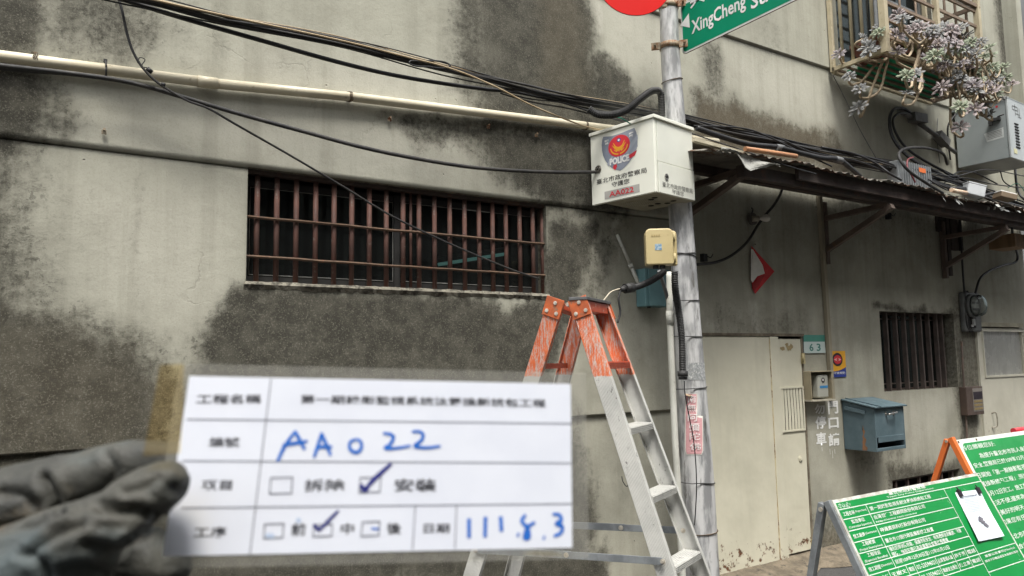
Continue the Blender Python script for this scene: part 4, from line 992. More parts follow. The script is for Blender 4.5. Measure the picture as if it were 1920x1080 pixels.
# ------------------------------------------------------------------ awning over the doors
aw = thing('awning', 'rusty corrugated sheet awning on dark steel brackets above the two doors', 'awning', (5.5, -.1, 2.9))
M_CORR = M('grimy_corrugated_sheet', (.15, .14, .12), (.085, .077, .065), 4, .8, bm=.3, dirt=((.085, .045, .026), .50, 8))
M_CEIL = M('stained_board', (.16, .14, .115), (.09, .078, .062), 5, .85, bm=.3, dirt=((.04, .033, .028), .6, 6))
ax0, ax1 = P(1326, 280, .72).x, 9.6
random.seed(11)
nsheet = 6
for k in range(nsheet):
    X0 = ax0+(ax1-ax0)*k/nsheet; X1 = ax0+(ax1-ax0)*(k+1)/nsheet+.04; n = int((X1-X0)/.0125); mb = MB(); rows = 7; vs = []
    zo = random.uniform(-.012, .012); yo = random.uniform(-.03, .03)
    for j in range(rows):
        f = j/(rows-1)
        for i in range(n+1):
            X = X0+(X1-X0)*i/n; edge = yo+.012*math.sin(X*31+k)+.014*math.sin(X*9.7+k*2)
            vs.append((X, -.05-(.68+edge)*f, 3.085-.125*f+zo*f+.0065*(k % 2)+.007*math.cos(X*2*math.pi/.076)+.018*f*math.sin(X*3.1+k)))
    mb.add(vs, [(j*(n+1)+i, j*(n+1)+i+1, (j+1)*(n+1)+i+1, (j+1)*(n+1)+i) for j in range(rows-1) for i in range(n)], True)
    o = mb.obj('corrugated_sheet', M_CORR, aw); s_ = o.modifiers.new('thick', 'SOLIDIFY'); s_.thickness = .002
# timber and steel below the sheets
MB().bar((ax0+.45, -.60, 2.882), (9.6, -.60, 2.872), .06, .085).obj('front_beam', M_DARKSTEEL, aw)
MB().bar((ax0+1.0, -.655, 2.925), (9.6, -.655, 2.905), .03, .10).obj('fascia_board', M('sooty_timber', (.055, .036, .03), (.035, .026, .022), 7, .8, bm=.4, stretch=(.2, 4, 4)), aw)
MB().bar((ax0+.2, -.30, 2.952), (9.6, -.30, 2.952), .05, .06).obj('middle_beam', M_DARKSTEEL, aw)
for k in range(5):
    xa_ = ax0+.1+k*1.2; MB().mm(xa_, xa_+1.17, -.60, -.07, 2.988, 2.994).obj('ceiling_board', M_CEIL, aw)
M_BRK = M('brown_steel_bracket', (.13, .095, .075), (.085, .065, .053), 6, .75, bm=.3, dirt=((.13, .075, .045), .62, 12))
for px_b, px_t, vis in (((1290, 402), (1402, 321), 0), ((1549, 470), (1674, 386), 1), ((1772, 500), (1890, 428), 2)):
    base = P(*px_b, .03); top = PX(*px_t, base.x)
    MB().bar(base, top, .045, .05, XA).obj('brace', M_BRK, aw, bevel=.003)
    MB().bar((base.x, -.03, top.z+.0), (base.x, -.63, top.z+.02), .04, .045, XA).obj('bracket_arm', M_BRK, aw)
    MB().bar((base.x, -.03, base.z-.12), (base.x, -.03, 2.95), .045, .04, XA).obj('wall_post', M_BRK, aw)
# sagging membrane and torn flap at the near corner
M_MEMB = M('torn_membrane', (.40, .40, .37), (.22, .215, .19), 7, .8, bm=.5, dirt=((.1, .09, .075), .6, 10))
mb = MB(); rows = []
for j in range(7):
    f = j/6; r_ = []
    for i in range(13):
        g = i/12; px_ = 1352+g*110; top = 276+g*34-3*math.sin(g*7); drop = (5+22*math.exp(-((g-.5)/.17)**2)+3*math.sin(g*19))*f
        r_.append(P(px_, top+drop, .74+.02*math.sin(g*9+f*3)+.015*f))
    rows.append(r_)
for j in range(6):
    for i in range(12): mb.quad(rows[j][i], rows[j][i+1], rows[j+1][i+1], rows[j+1][i])
o = mb.obj('torn_flap', M_MEMB, aw); o.modifiers.new('thick', 'SOLIDIFY').thickness = .003
t = thing('orange_pipe', 'short weathered orange pipe lying on the awning edge behind the white box', 'pipe', P(1440, 284, .75))
MB().tube([P(1397, 279, .76), P(1440, 285, .76), P(1493, 293, .76)], .0165, 12).obj('tube', M('faded_orange_pvc', (.50, .25, .12), (.42, .2, .1), 8, .6, dirt=((.3, .2, .13), .6, 14)), t)
MB().disc(P(1494, 293.2, .76), (1, .05, 0), .012, th=.001).obj('bore', M_HOLE, t)
t = thing('timber_batten', 'cream painted batten running along the awning top behind the white box', 'batten', P(1340, 268, .7))
MB().bar(P(1300, 262, .72), P(1392, 287, .72), .03, .022).obj('strip', M('cream_batten', (.52, .47, .35), (.4, .36, .26), 7, .7), t)

# ------------------------------------------------------------------ cables along the awning
def cb(label, px, o, r, mat=C_BLACK, name='cable'): return cable(name, label, px, o, r, mat)
t = cable('black_conduit', 'black plastic conduit running from the white box along the awning top', [(1306, 240, .5), (1340, 252, .54), (1400, 270, .6), (1455, 276, .66), (1500, 287, .7), (1540, 296, .7), (1572, 299, .7), (1592, 313, .66), (1612, 330, .6)], .6, .019, C_BLACK, 'conduit', n=12)
q = MB()
for a, b_, oo in (((1455, 276), (1468, 278), .665), ((1566, 298), (1578, 301), .7)): MB().tube([P(*a, oo), P(*b_, oo)], .0235, 12).obj('coupling', C_GREY, t)
cable('cable_bundle', 'pair of black cables running from the pole along the upper side of the awning', [(1262, 216, .3), (1340, 237, .36), (1440, 258, .42), (1520, 278, .48), (1640, 300, .55), (1720, 327, .58), (1800, 358, .6), (1870, 376, .62), (1960, 400, .64)], .5, .01, None, strands=[(0, 0, .011, C_BLACK), (.014, .012, .0095, C_BLACK), (-.012, -.016, .008, C_BLACK2)])
cb('thin black cable slanting from the pole down to the awning edge', [(1300, 236, .4), (1390, 240, .45), (1440, 256, .5), (1500, 285, .6), (1560, 312, .72)], .5, .0065)
cb('thin black cable drooping past the middle of the awning top', [(1360, 240, .42), (1450, 256, .48), (1520, 285, .55), (1600, 300, .58), (1650, 318, .62), (1690, 338, .70)], .5, .007)
cb('black cable arcing over the awning towards the ribbed aluminium box', [(1540, 276, .5), (1600, 288, .55), (1640, 305, .6), (1668, 325, .68), (1690, 338, .72)], .5, .009)
cb('thick black cable looping up to the conduit fitting under the succulents', [(1706, 211, .08), (1692, 203, .10), (1676, 205, .14), (1668, 222, .16), (1671, 250, .18), (1685, 275, .24), (1712, 300, .36), (1760, 325, .5), (1830, 358, .6), (1900, 388, .62)], .2, .0155)
cb('black cable doubling the thick loop under the succulents', [(1700, 214, .10), (1684, 213, .12), (1674, 226, .14), (1680, 250, .16), (1700, 278, .22), (1740, 305, .34), (1800, 335, .5), (1880, 372, .6)], .2, .012)
cb('dark grey cable looping in front of the ribbed aluminium box', [(1776, 308, .3), (1768, 288, .42), (1740, 278, .52), (1706, 277, .62), (1687, 285, .66), (1688, 300, .70), (1706, 322, .74), (1740, 345, .76), (1768, 362, .76)], .5, .0125, C_BLACK2)
cb('dark red cable looping in front of the ribbed aluminium box', [(1712, 295, .68), (1702, 300, .70), (1702, 316, .72), (1710, 330, .74), (1716, 342, .74)], .7, .007, C_RED)
cb('thin black cable tangled under the grey cabinet from the box', [(1690, 312, .6), (1740, 322, .62), (1790, 330, .6), (1850, 318, .5), (1920, 330, .5)], .6, .005)
cb('thin black cable sagging behind the white junction box', [(1766, 350, .5), (1776, 340, .5), (1810, 334, .52), (1860, 345, .55), (1915, 352, .55)], .5, .0055)
cb('thick black cable running behind the two junction boxes on the awning', [(1770, 322, .45), (1810, 348, .5), (1850, 372, .55), (1925, 410, .6)], .5, .011)
cb('black cable hanging beside the grey cabinet foot', [(1903, 312, .3), (1906, 345, .4), (1912, 365, .5), (1925, 378, .55)], .4, .011)
cb('thin black cable curling below the grey cabinet', [(1876, 322, .3), (1882, 340, .35), (1898, 350, .4), (1920, 352, .4)], .35, .006)
cb('thin green wire in the tangle at the right end of the awning', [(1890, 352, .4), (1905, 344, .42), (1915, 350, .45), (1925, 366, .45)], .4, .004, C_GREEN)
cb('black cable hanging behind the foremost succulent stem', [(1782, 300, .05), (1778, 265, .06), (1778, 235, .08), (1792, 214, .12)], .06, .009)
cb('thin pale wire hanging on the wall left of the grey cabinet', [(1758, 222, .05), (1757, 260, .05), (1762, 305, .05)], .05, .0035, C_GREY)
cb('thin black cable sagging low from the pole to the first awning bracket', [(1290, 248, .4), (1350, 268, .5), (1420, 291, .66), (1480, 312, .75), (1530, 326, .75)], .5, .0045)
cb('slim black cable riding on top of the paired cables above the awning', [(1280, 214, .3), (1380, 238, .38), (1500, 268, .46), (1600, 289, .5), (1700, 312, .54), (1790, 345, .6), (1900, 384, .6)], .4, .0055)
cb('thin dusty cable drooping under the paired cables above the awning', [(1420, 250, .4), (1500, 279, .45), (1580, 304, .5), (1660, 312, .5), (1740, 340, .56), (1800, 362, .6)], .45, .005, C_BLACK2)
cb('thin black cable sagging from the ribbed aluminium box to the white junction box', [(1740, 336, .62), (1775, 356, .68), (1800, 358, .72), (1815, 354, .72)], .6, .006)
cb('slack black cable looping below the thick loop beside the grey cabinet', [(1712, 300, .3), (1730, 330, .4), (1765, 338, .45), (1800, 322, .4), (1830, 325, .35), (1870, 345, .4)], .4, .007)
cb('thin grey wire running down the wall from the left corner of the window cage', [(1562, 141, .05), (1585, 186, .05), (1612, 242, .05), (1648, 306, .06)], .05, .0035, C_GREY)
cb('slim black cable strung tight between the pole and the grey cabinet', [(1285, 222, .28), (1400, 250, .3), (1560, 283, .34), (1700, 306, .38), (1800, 330, .4)], .3, .0045)
# wall fittings in line
t = thing('conduit_fitting', 'grey conduit fitting on the wall under the succulent plants', 'conduit fitting', P(1720, 218, .08))
q = MB(); q.tube([P(1685, 208, .09), P(1708, 219, .09)], .024, 10); q.bar(P(1709, 219.5, .09), P(1732, 224, .09), .085, .09).tube([P(1724, 232, .09), P(1757, 255, .09)], .022, 10).bar(P(1757, 252, .09), P(1774, 270, .09), .085, .08).tube([P(1770, 270, .09), P(1792, 286, .09)], .020, 10)
q.obj('fitting_body', M('grey_fitting', (.15, .15, .145), (.10, .1, .095), 10, .6), t)

hb = thing('ribbed_aluminium_box', 'ribbed grey aluminium amplifier box standing on the awning edge', 'junction box', P(1720, 345, .60))
a, b_ = P(1690, 345, .62), P(1748, 352, .62); W_ = b_.x-a.x; zt = P(1718, 306, .62).z; zb_ = a.z-.05
M_FIN = M('grey_cast_aluminium', (.33, .35, .36), (.26, .275, .28), 8, .5, metal=.4)
MB().mm(a.x, b_.x, -.60, -.50, zb_, zt).obj('housing', M_FIN, hb, bevel=.004)
fin = MB().mm(-.004, .004, -.625, -.601, zb_+.005, zt-.005).mesh('fin'); fin.materials.append(M_FIN)
for k in range(13): o = link('fin', fin, None, hb); o.location.x = a.x+.03+(W_-.045)*k/12
c = P(1730, 319, .628); MB().mm(c.x-.055, c.x+.05, -.6275, -.626, c.z-.022, c.z+.018).obj('orange_label', M_ORANGE, hb)
jb = thing('white_junction_box', 'small pale grey junction box with a cream hose on the awning edge', 'junction box', P(1830, 358, .72))
c = P(1826, 358, .74); ax_ = (V(.82, -.5, -.25).normalized()); ay_ = ax_.cross(ZA).normalized(); az_ = ay_.cross(ax_).normalized()
if az_.z < 0: az_ = -az_
M_JB = M('pale_grey_plastic', (.52, .54, .55), (.44, .46, .47), 5, .45)
MB().box(c, (.16, .09, .10), (ax_, ay_, az_)).obj('case', M_JB, jb, bevel=.006); MB().box(c+az_*.055, (.165, .095, .012), (ax_, ay_, az_)).obj('lid', M_JB, jb, bevel=.003)
MB().tube([P(1812, 362, .74), P(1790, 358, .75), P(1784, 356, .75)], .019, 10).obj('cream_hose', M('cream_hose', (.55, .38, .25), (.6, .5, .38), 25, .6), jb)
MB().tube([P(1812, 354, .70), P(1795, 353, .72), P(1780, 355, .72)], .016, 10).obj('black_hose', C_BLACK, jb)
jb = thing('white_junction_box', 'bright white junction box with a brown side at the right end of the awning', 'junction box', P(1880, 368, .74))
c = P(1884, 369, .76)
MB().box(c, (.15, .13, .05), (ax_, ay_, az_)).obj('case', M('brown_plastic', (.2, .15, .1), None, 5, .6), jb, bevel=.004); MB().box(c+az_*.031+ay_*0, (.155, .10, .012), (ax_, ay_, az_)).obj('lid', M_WHITEP, jb, bevel=.003)
MB().tube([P(1862, 362, .74), P(1848, 366, .72), P(1835, 372, .72)], .014, 10).obj('black_hose', C_BLACK, jb)
t = thing('scrap_sheet', 'crumpled bright metal scraps lying along the right end of the awning edge', 'metal scrap', P(1880, 385, .74)); q = MB()
for k in range(26):
    px_ = random.uniform(1760, 1925); yy = 363+(px_-1770)*.235+random.uniform(-3, 6); c = P(px_, yy, .75+random.uniform(-.03, .02))
    d1 = V(random.uniform(.02, .07), random.uniform(-.03, .03), random.uniform(-.03, .01)); d2_ = V(random.uniform(-.02, .02), random.uniform(-.03, -.01), random.uniform(-.03, .0))
    q.quad(c, c+d1, c+d1*.9+d2_, c+d2_)
tag(q.obj('scrap_flake', M('bright_scrap', (.45, .46, .44), (.2, .2, .18), 20, .5, metal=.3), t), kind='stuff')

# under the awning
cb('black cable draped on the wall below the awning behind the white box', [(1304, 304, .06), (1330, 299, .10), (1362, 293, .2), (1395, 303, .3)], .1, .010)
cb('black cable sagging along the wall under the awning', [(1308, 303, .05), (1345, 320, .05), (1380, 336, .05), (1430, 347, .06), (1480, 351, .08), (1530, 347, .12)], .05, .008)
cb('thick black cable curving down from the awning past the bare bulb to the pole', [(1470, 335, .10), (1464, 362, .06), (1450, 386, .05), (1436, 402, .05), (1420, 424, .045), (1400, 455, .045), (1370, 480, .045), (1340, 492, .05), (1306, 496, .12)], .05, .011, C_BLACK2)
lb = thing('light_bulb', 'unlit bare bulb in a socket on the dark wall under the awning', 'light bulb', P(1415, 410, .02))
c = P(1409, 411, .03); MB().disc(c, (0, -1, 0), .05, 20, th=.02).obj('base', M('grimy_ceramic', (.12, .105, .085), (.08, .07, .06), 12, .6), lb)
s0 = c+V(.0, -.02, 0); dirb = V(.93, -.30, .08).normalized()
MB().tube([s0-dirb*.02, s0+dirb*.045], [.024, .022], 14).obj('socket', M('pale_socket', (.30, .27, .21), (.2, .18, .14), 10, .6), lb)
bp = [(0, .012), (.02, .014), (.045, .026), (.07, .032), (.09, .029), (.103, .018), (.108, .003)]
MB().tube([s0+dirb*(.045+a) for a, r in bp], [r for a, r in bp], 18).obj('glass_bulb', M('frosted_bulb', (.62, .59, .53), (.54, .51, .46), 4, .2, bm=0, spec=.6), lb)
MB().tube(spline([c+V(-.02, -.02, .04), c+V(-.015, -.03, .07), c+V(-.005, -.01, .09)], 4), .006, 6).obj('pull_hook', C_BLACK2, lb)
for k_, (x_, y_) in enumerate(((1662, 406), (1316, 484))):
    q = MB(); c = P(x_, y_, .0); q.box(c+V(0, -.02, 0), (.04, .04, .06)).tube(spline([c+V(0, -.04, .02), c+V(.04, -.05, .0), c+V(.07, -.05, .03)], 4), .004, 5)
    tag(q.obj('cable_clip', C_BLACK), ('black cable clip on the wall beside the awning brace', 'small black clip on the wall just right of the pole')[k_], 'cable clip')
fl = thing('folded_paper', 'folded red and white paper charm hanging on the wall right of the pole', 'paper charm', P(1425, 505, .02))
pt = lambda x_, y_, o: P(x_, y_, o)
MB().poly([pt(1409, 461, .012), pt(1452, 509, .016), pt(1416, 551, .012), pt(1410, 540, .010)]).obj('red_sheet', M('red_paper', (.60, .03, .035), (.5, .025, .03), 9, .7, bm=.1), fl)
MB().poly([pt(1408, 466, .016), pt(1412, 468, .030), pt(1430, 497, .036), pt(1434, 513, .030), pt(1420, 518, .030), pt(1411, 530, .026), pt(1408, 525, .018)]).obj('white_fold', M('white_paper', (.75, .72, .67), (.64, .61, .56), 6, .8, bm=.1), fl)
MB().poly([pt(1411, 533, .02), pt(1422, 522, .03), pt(1434, 515, .032), pt(1424, 534, .024), pt(1414, 546, .018)]).obj('red_fold', M('red_paper_dark', (.36, .02, .022), None, 9, .7), fl)
MB().cyl(P(1416, 458, 0), P(1416, 458, .04), .005, n=8).obj('nail', M_STRAP, fl)
bt = thing('wall_batten', 'pale wooden batten strip running down the wall right of the beige door', 'batten', P(1545, 540, .02))
MB().bar(P(1535, 352, .022), P(1560.5, 750, .022), .036, .04, XA).obj('strip', M('dirty_pale_wood', (.30, .265, .19), (.22, .195, .14), 6, .8, bm=.3, stretch=(1, 1, .15)), bt, bevel=.002)
pn = thing('wooden_board', 'dark weathered boards fixed on the wall under the awning behind the right brace', 'board', P(1778, 440, .02))
M_WOODD = M('dark_weathered_wood', (.05, .038, .03), (.033, .026, .022), 5, .85, bm=.5, stretch=(4, 4, .25))
for i, (x0_, x1_, y0_, y1_) in enumerate(((1757, 1776, 398, 436), (1779, 1797, 404, 470), (1776.6, 1779, 404, 517), (1798, 1804, 408, 470))):
    a, b_ = P(x0_, y0_, .03), P(x1_, y1_, .03); MB().mm(a.x, b_.x, -.035-.004*i, -.002, b_.z, a.z).obj('plank', M_WOODD, pn, bevel=.002)
bp_ = thing('brown_shelf_box', 'brown wooden box under the awning at the far right edge', 'wooden box', P(1910, 455, .3))
a, b_ = P(1902, 437, .45), P(1945, 468, .45)
for i in range(3):
    MB().mm(a.x+i*.1, a.x+i*.1+.096, -.45, -.2, b_.z, a.z).obj('plank', M('brown_wood', (.24, .15, .08), (.17, .105, .055), 6, .7, bm=.3, stretch=(4, 4, .3)), bp_, bevel=.002)
cb('black cable running down the wall to the electric meter', [(1799, 410, .05), (1803, 470, .05), (1806, 520, .05), (1810, 560, .06), (1818, 612, .06)], .05, .011)
cb('black cable curving from the awning end down to the meter top', [(1897, 425, .3), (1901, 455, .2), (1908, 480, .08), (1903, 492, .05), (1880, 498, .05), (1855, 508, .05), (1838, 522, .05), (1830, 545, .05), (1827, 560, .05)], .05, .012)

# ------------------------------------------------------------------ things on the right-hand wall
def wq(x0, x1, y0, y1, o): xm_, ym_ = (x0+x1)/2, (y0+y1)/2; return P(x0, ym_, o).x, P(x1, ym_, o).x, P(xm_, y1, o).z, P(xm_, y0, o).z
np_ = thing('house_number_plate', 'green and white house number plate 63 beside the beige door', 'number plate', P(1527, 645, .01))
x0, x1, z0, z1 = wq(1507.5, 1547.5, 628, 662, .012); zm = z0+(z1-z0)*.63
MB().mm(x0, x1, -.008, -.001, z0, z1).obj('plate', M_GALV2, np_)
MB().quad((x0, -.0095, zm), (x1, -.0095, zm), (x1, -.0095, z1), (x0, -.0095, z1)).obj('green_band', M('plate_green', (.07, .26, .20), (.06, .23, .18), 5, .5, bm=0), np_)
MB().quad((x0, -.0095, z0), (x1, -.0095, z0), (x1, -.0095, zm-.0005), (x0, -.0095, zm-.0005)).obj('white_band', M('plate_white', (.52, .60, .57), (.48, .56, .53), 5, .5, bm=0), np_)
M_NUM = M('plate_number', (.05, .20, .165), None, 5, .5, bm=0)
for ch, f in (('6', .34), ('3', .68)): text(ch, (x0+(x1-x0)*f, -.0108, (z0+zm)/2), XA, ZA, (x1-x0)*.19, (zm-z0)*.66, M_NUM, np_, bold=.02)
ps = thing('police_patrol_sticker', 'yellow and blue police patrol plaque with a red eye beside the batten', 'plaque', P(1572, 682, .01))
x0, x1, z0, z1 = wq(1559.5, 1586, 658, 707, .01)
MB().mm(x0, x1, -.008, -.001, z0, z1).obj('plate', M_BLUEP, ps)
w_, h_ = x1-x0, z1-z0; F2 = lambda u, v, l=.0095: V(x0+u*w_, -l, z1-v*h_)
MB().poly([F2(0, 0), F2(1, 0)]+[F2(1-k/10, .62+.16*(k/10)**1.0-.10*math.sin(math.pi*k/10)*0+.05*math.sin(math.pi*k/10)) for k in range(11)]).obj('yellow_field', M('plaque_yellow', (.72, .36, .02), None, 5, .5, bm=0), ps)
M_BLK = M('plaque_black', (.02, .012, .02), None, 5, .5, bm=0)
def el(u, v, ru, rv_, l, mat, nm, n=28): MB().poly([F2(u+ru*math.cos(2*math.pi*k/n), v+rv_*math.sin(2*math.pi*k/n), l) for k in range(n)][::-1]).obj(nm, mat, ps)
el(.42, .33, .36, .255, .0105, M_BLK, 'black_ring'); el(.42, .33, .27, .17, .0112, M('plaque_red', (.6, .03, .04), None, 5, .5, bm=0), 'red_eye')
MB().poly([F2(.16, .33, .012), F2(.42, .255, .012), F2(.68, .33, .012), F2(.42, .405, .012)]).obj('eye_white', M('eye_pink', (.75, .5, .45), None, 5, .5, bm=0), ps)
el(.42, .33, .085, .07, .0128, M_REDP, 'pupil')
text('守望相助', F2(.5, .84, .0105), XA, ZA, w_*.8, h_*.09, M_WHITEP, ps)
ic = thing('intercom', 'grey intercom in an open beige hood beside the beige door', 'intercom', P(1536, 722, .02))
x0, x1, z0, z1 = wq(1518, 1558, 696, 749, .07)
M_HOOD = M('beige_hood', (.30, .26, .175), (.25, .215, .145), 6, .6, bm=.1)
MB().mm(x0+.02, x1-.02, -.012, -.001, z0+.01, z1-.01).obj('back_plate', M_HOOD, ic)
q = MB(); q.mm(x0, x0+.006, -.085, -.001, z0+.0, z1); q.mm(x1-.006, x1, -.085, -.001, z0, z1-.006); q.mm(x0+.006, x1+.01, -.095, -.001, z1-.006, z1+.002)
q.obj('hood', M_HOOD, ic, bevel=.002)
MB().mm(x0-.01, x1+.012, -.10, -.001, z0-.012, z0-.001).obj('hood_sill', M('pale_hood', (.42, .39, .31), None, 5, .6), ic)
cx0, cx1 = x0+(x1-x0)*.36, x0+(x1-x0)*.86
MB().mm(cx0, cx1, -.075, -.0125, z0+.012, z1-.03).obj('unit', M('intercom_grey', (.36, .36, .31), (.31, .31, .27), 6, .5), ic, bevel=.012)
um = (cx0+cx1)/2; uz = z0+(z1-z0)*.68
MB().disc((um, -.0755, uz), (0, -1, 0), .022, 24, th=.002).obj('call_button', M_BLK, ic); MB().disc((um-.004, -.0776, uz+.002), (0, -1, 0), .010, 16, th=.002).obj('button_cap', M('button_cap', (.6, .58, .55), None, 5, .4), ic)
MB().mm(cx0+.025, cx1-.015, -.077, -.0755, uz-.066, uz-.046).obj('blue_tag', M('blue_tag', (.04, .2, .42), None, 5, .5), ic)
pt_ = thing('painted_notice', 'white hand painted no parking characters on the wall below the intercom', 'painted lettering', P(1550, 800, .002))
M_BRUSH = M('brushed_white_paint', (.78, .78, .75), (.66, .66, .63), 20, .8, bm=.1, dirt=((.36, .35, .31), .68, 30))
for ch, cx_, cy_, w_, h_ in (('勿', 1537, 767, 19, 19), ('停', 1539, 792, 20, 24), ('車', 1540, 823, 19, 25), ('門', 1562, 764, 19, 24), ('口', 1563, 793, 19, 20), ('請', 1564, 824, 21, 24)):
    c = P(cx_, cy_, .003); wd = P(cx_+w_/2, cy_, .003).x-P(cx_-w_/2, cy_, .003).x; hd = P(cx_, cy_-h_/2, .003).z-P(cx_, cy_+h_/2, .003).z
    text(ch, c, XA, ZA, wd, hd, M_BRUSH, pt_, bold=.03)
q = MB()
for x_, y_, l_ in ((1556, 842, 10), (1561, 845, 14), (1565, 842, 9), (1541, 838, 8)): ribbon(q, [P(x_, y_, .0025), P(x_+.6, y_+l_, .0025)], .004, (0, -1, 0))
q.obj('paint_drip', M_BRUSH, pt_)

# mailbox
mbx = thing('mailbox', 'weathered blue wooden mailbox with a chrome handle on the wall', 'mailbox', P(1605, 850, .02))
M_BLUEW = M('chipped_blue_paint', (.085, .125, .142), (.062, .098, .113), 6, .7, bm=.4, bscale=30, dirt=((.05, .075, .085), .64, 12, (1, 1, .4)))
XL = P(1580, 790, .0).x
MO = -PX(1629, 785, P(1581, 795, .004).x).y
fl_, fr_ = P(1629, 785, MO), P(1684, 785, MO)
bxL = fl_.x; bxR = fr_.x; zb_ = P(1630, 850, .30).z; zf = P(1630, 764, .30).z; ztb = zf+.055
body = MB()                                # left side, right side, front, bottom as boards with a sloping top
th = .014
for X in (bxL, bxR-th):
    body_s = MB().prism([(X, -.004, zb_), (X, -.30, zb_), (X, -.30, zf-.016), (X, -.004, ztb-.016)], (th, 0, 0)); body_s.obj('side_board', M_BLUEW, mbx, bevel=.002)
MB().mm(bxL+th+.0005, bxR-th-.0005, -.299, -.285, zb_+.115, zf-.018).obj('front_board', M_BLUEW, mbx, bevel=.002)
MB().mm(bxL+th+.0005, bxR-th-.0005, -.299, -.285, zb_+.001, zb_+.028).obj('front_strip', M_BLUEW, mbx, bevel=.002)
MB().mm(bxL+th+.012, bxR-th-.01, -.306, -.2995, zb_+.075, zb_+.125).obj('flap', M_BLUEW, mbx, bevel=.002)
MB().mm(bxL+th, bxR-th, -.28, -.004, zb_+.002, zb_+.012).mm(bxL+th, bxR-th, -.02, -.004, zb_+.012, zf).obj('back_board', M_HOLE, mbx)
sl = (V(0, .296, .055)).normalized(); nn = XA.cross(sl)
MB().box(((bxL+bxR)/2, -.165, (zf+ztb)/2-.004), (bxR-bxL+.04, .325, .012), (XA, sl, nn)).obj('lid', M_BLUEW, mbx, bevel=.002)
MB().box((bxL+.05, -.17, (zf+ztb)/2+.006), (.012, .33, .006), (XA, sl, nn)).obj('lid_batten', M_BLUEW, mbx)
MB().prism([(bxL-.003, -.03, zf+.0), (bxL-.003, -.22, zf-.035), (bxL-.003, -.215, zf-.065), (bxL-.003, -.03, zf-.035)], (-.010, 0, 0)).obj('corner_batten', M_BLUEW, mbx, bevel=.002)
hz = P(1650, 777, .31).z; hx = (bxL+bxR)/2
MB().tube(spline([(hx-.055, -.30, hz-.005), (hx-.055, -.325, hz-.003), (hx-.04, -.334, hz), (hx+.045, -.334, hz+.008), (hx+.06, -.325, hz+.008), (hx+.06, -.30, hz+.008)], 5), .008, 10).obj('handle', M_CHROME, mbx)
q = MB()
for s_ in (-.055, .06): q.box((hx+s_, -.3005, hz), (.022, .004, .034))
q.obj('handle_plate', M_CHROME, mbx)
q = MB(); n = 9                             # bare wood split on the left side
ptsL = [V(bxL-.0006, -.19-.012*math.sin(k*2.1)-.022*(1-k/n), zb_+.005+.21*k/n) for k in range(n+1)]; ptsR = [V(bxL-.0006, -.19+.02*(1-k/n)+.006*math.sin(k*3), zb_+.005+.21*k/n) for k in range(n+1)]
q.add(ptsL+ptsR, [(i, i+1, n+2+i, n+1+i) for i in range(n)]); q.obj('bare_wood_split', M('bare_brown_wood', (.22, .11, .055), (.13, .07, .04), 12, .85, bm=.5, stretch=(3, 3, .3)), mbx)

# electric meter, brown door phone
em = thing('electric_meter', 'old round glass electric meter on a grey box beside the glazed door', 'electric meter', P(1825, 590, .02))
x0, x1, z0, z1 = wq(1811, 1842, 548, 622, .07)
M_MET = M('grey_meter_case', (.13, .135, .13), (.09, .094, .09), 7, .6)
pts = []
MB().mm(x0, x1, -.06, -.002, z0, z1).obj('base', M_MET, em, bevel=.02)
c = P(1832, 573, .12); MB().cyl(V(c.x, -.06, c.z), V(c.x, -.10, c.z), .125, n=32).obj('ring', M_MET, em)
gp = [(.0, .112), (.05, .112), (.075, .10), (.088, .07), (.093, .001)]
M_MG = glass('meter_glass', (.75, .77, .75), .06, .06)
MB().tube([V(c.x, -.10-a, c.z) for a, r in gp], [r for a, r in gp], 28).obj('glass_dome', M_MG, em)
MB().disc(V(c.x, -.101, c.z), (0, -1, 0), .10, 28, th=.004).obj('dial', M('meter_dial', (.30, .30, .27), (.22, .22, .2), 20, .6), em)
q = MB()
for k in range(4): q.disc(V(c.x-.05+.033*k, -.106, c.z+.03), (0, -1, 0), .012, 12, th=.001)
q.mm(c.x-.06, c.x+.06, -.108, -.106, c.z-.05, c.z-.025); q.obj('dial_mark', M_INK, em)
cz_ = P(1829, 605, .07).z; MB().mm(c.x-.07, c.x+.06, -.068, -.0605, cz_-.055, cz_+.055).obj('terminal_recess', M_HOLE, em)
MB().mm(c.x-.02, c.x+.02, -.085, -.068, cz_-.03, cz_+.04).mm(c.x-.045, c.x-.02, -.08, -.068, cz_-.045, cz_-.02).obj('terminal_block', M('pale_terminal', (.4, .4, .38), None, 8, .5), em)
for k in range(3):
    tag(MB().tube(path([(1808+k*3, 545, .05), (1810+k*3, 580, .055), (1813+k*3, 610, .06), (1818+k*3, 622, .05)], .05), .009, 7).obj('meter_cable', C_BLACK2, em))
dp = thing('door_phone', 'brown entry panel with three brass call buttons beside the glazed door', 'door phone', P(1828, 750, .02))
x0, x1, z0, z1 = wq(1813, 1844, 725, 778, .07)
MB().mm(x0, x1, -.07, -.001, z0, z1).obj('case', M('brown_plastic_case', (.085, .058, .045), (.065, .045, .037), 6, .5), dp, bevel=.004)
f0_, f1_ = x0+(x1-x0)*.36, x1-.012
MB().mm(f0_, f1_, -.073, -.0705, z0+(z1-z0)*.12, z1-(z1-z0)*.06).obj('face_plate', M('grey_face', (.2, .18, .16), None, 6, .5), dp)
MB().mm(f0_+.01, f1_-.01, -.0745, -.0732, z0+(z1-z0)*.55, z1-(z1-z0)*.18).obj('speaker_grille', M_BLK, dp)
for k in range(3):
    zz = z0+(z1-z0)*(.18+.13*k); MB().mm(f0_+.012, f1_-.02, -.076, -.0732, zz, zz+(z1-z0)*.075).obj('call_button', M('brass_button', (.35, .26, .11), (.25, .19, .09), 40, .4, metal=.4), dp)
t = thing('wall_pipe', 'thin dark pipe running down the wall left of the brown entry panel', 'pipe', P(1812, 760, .02))
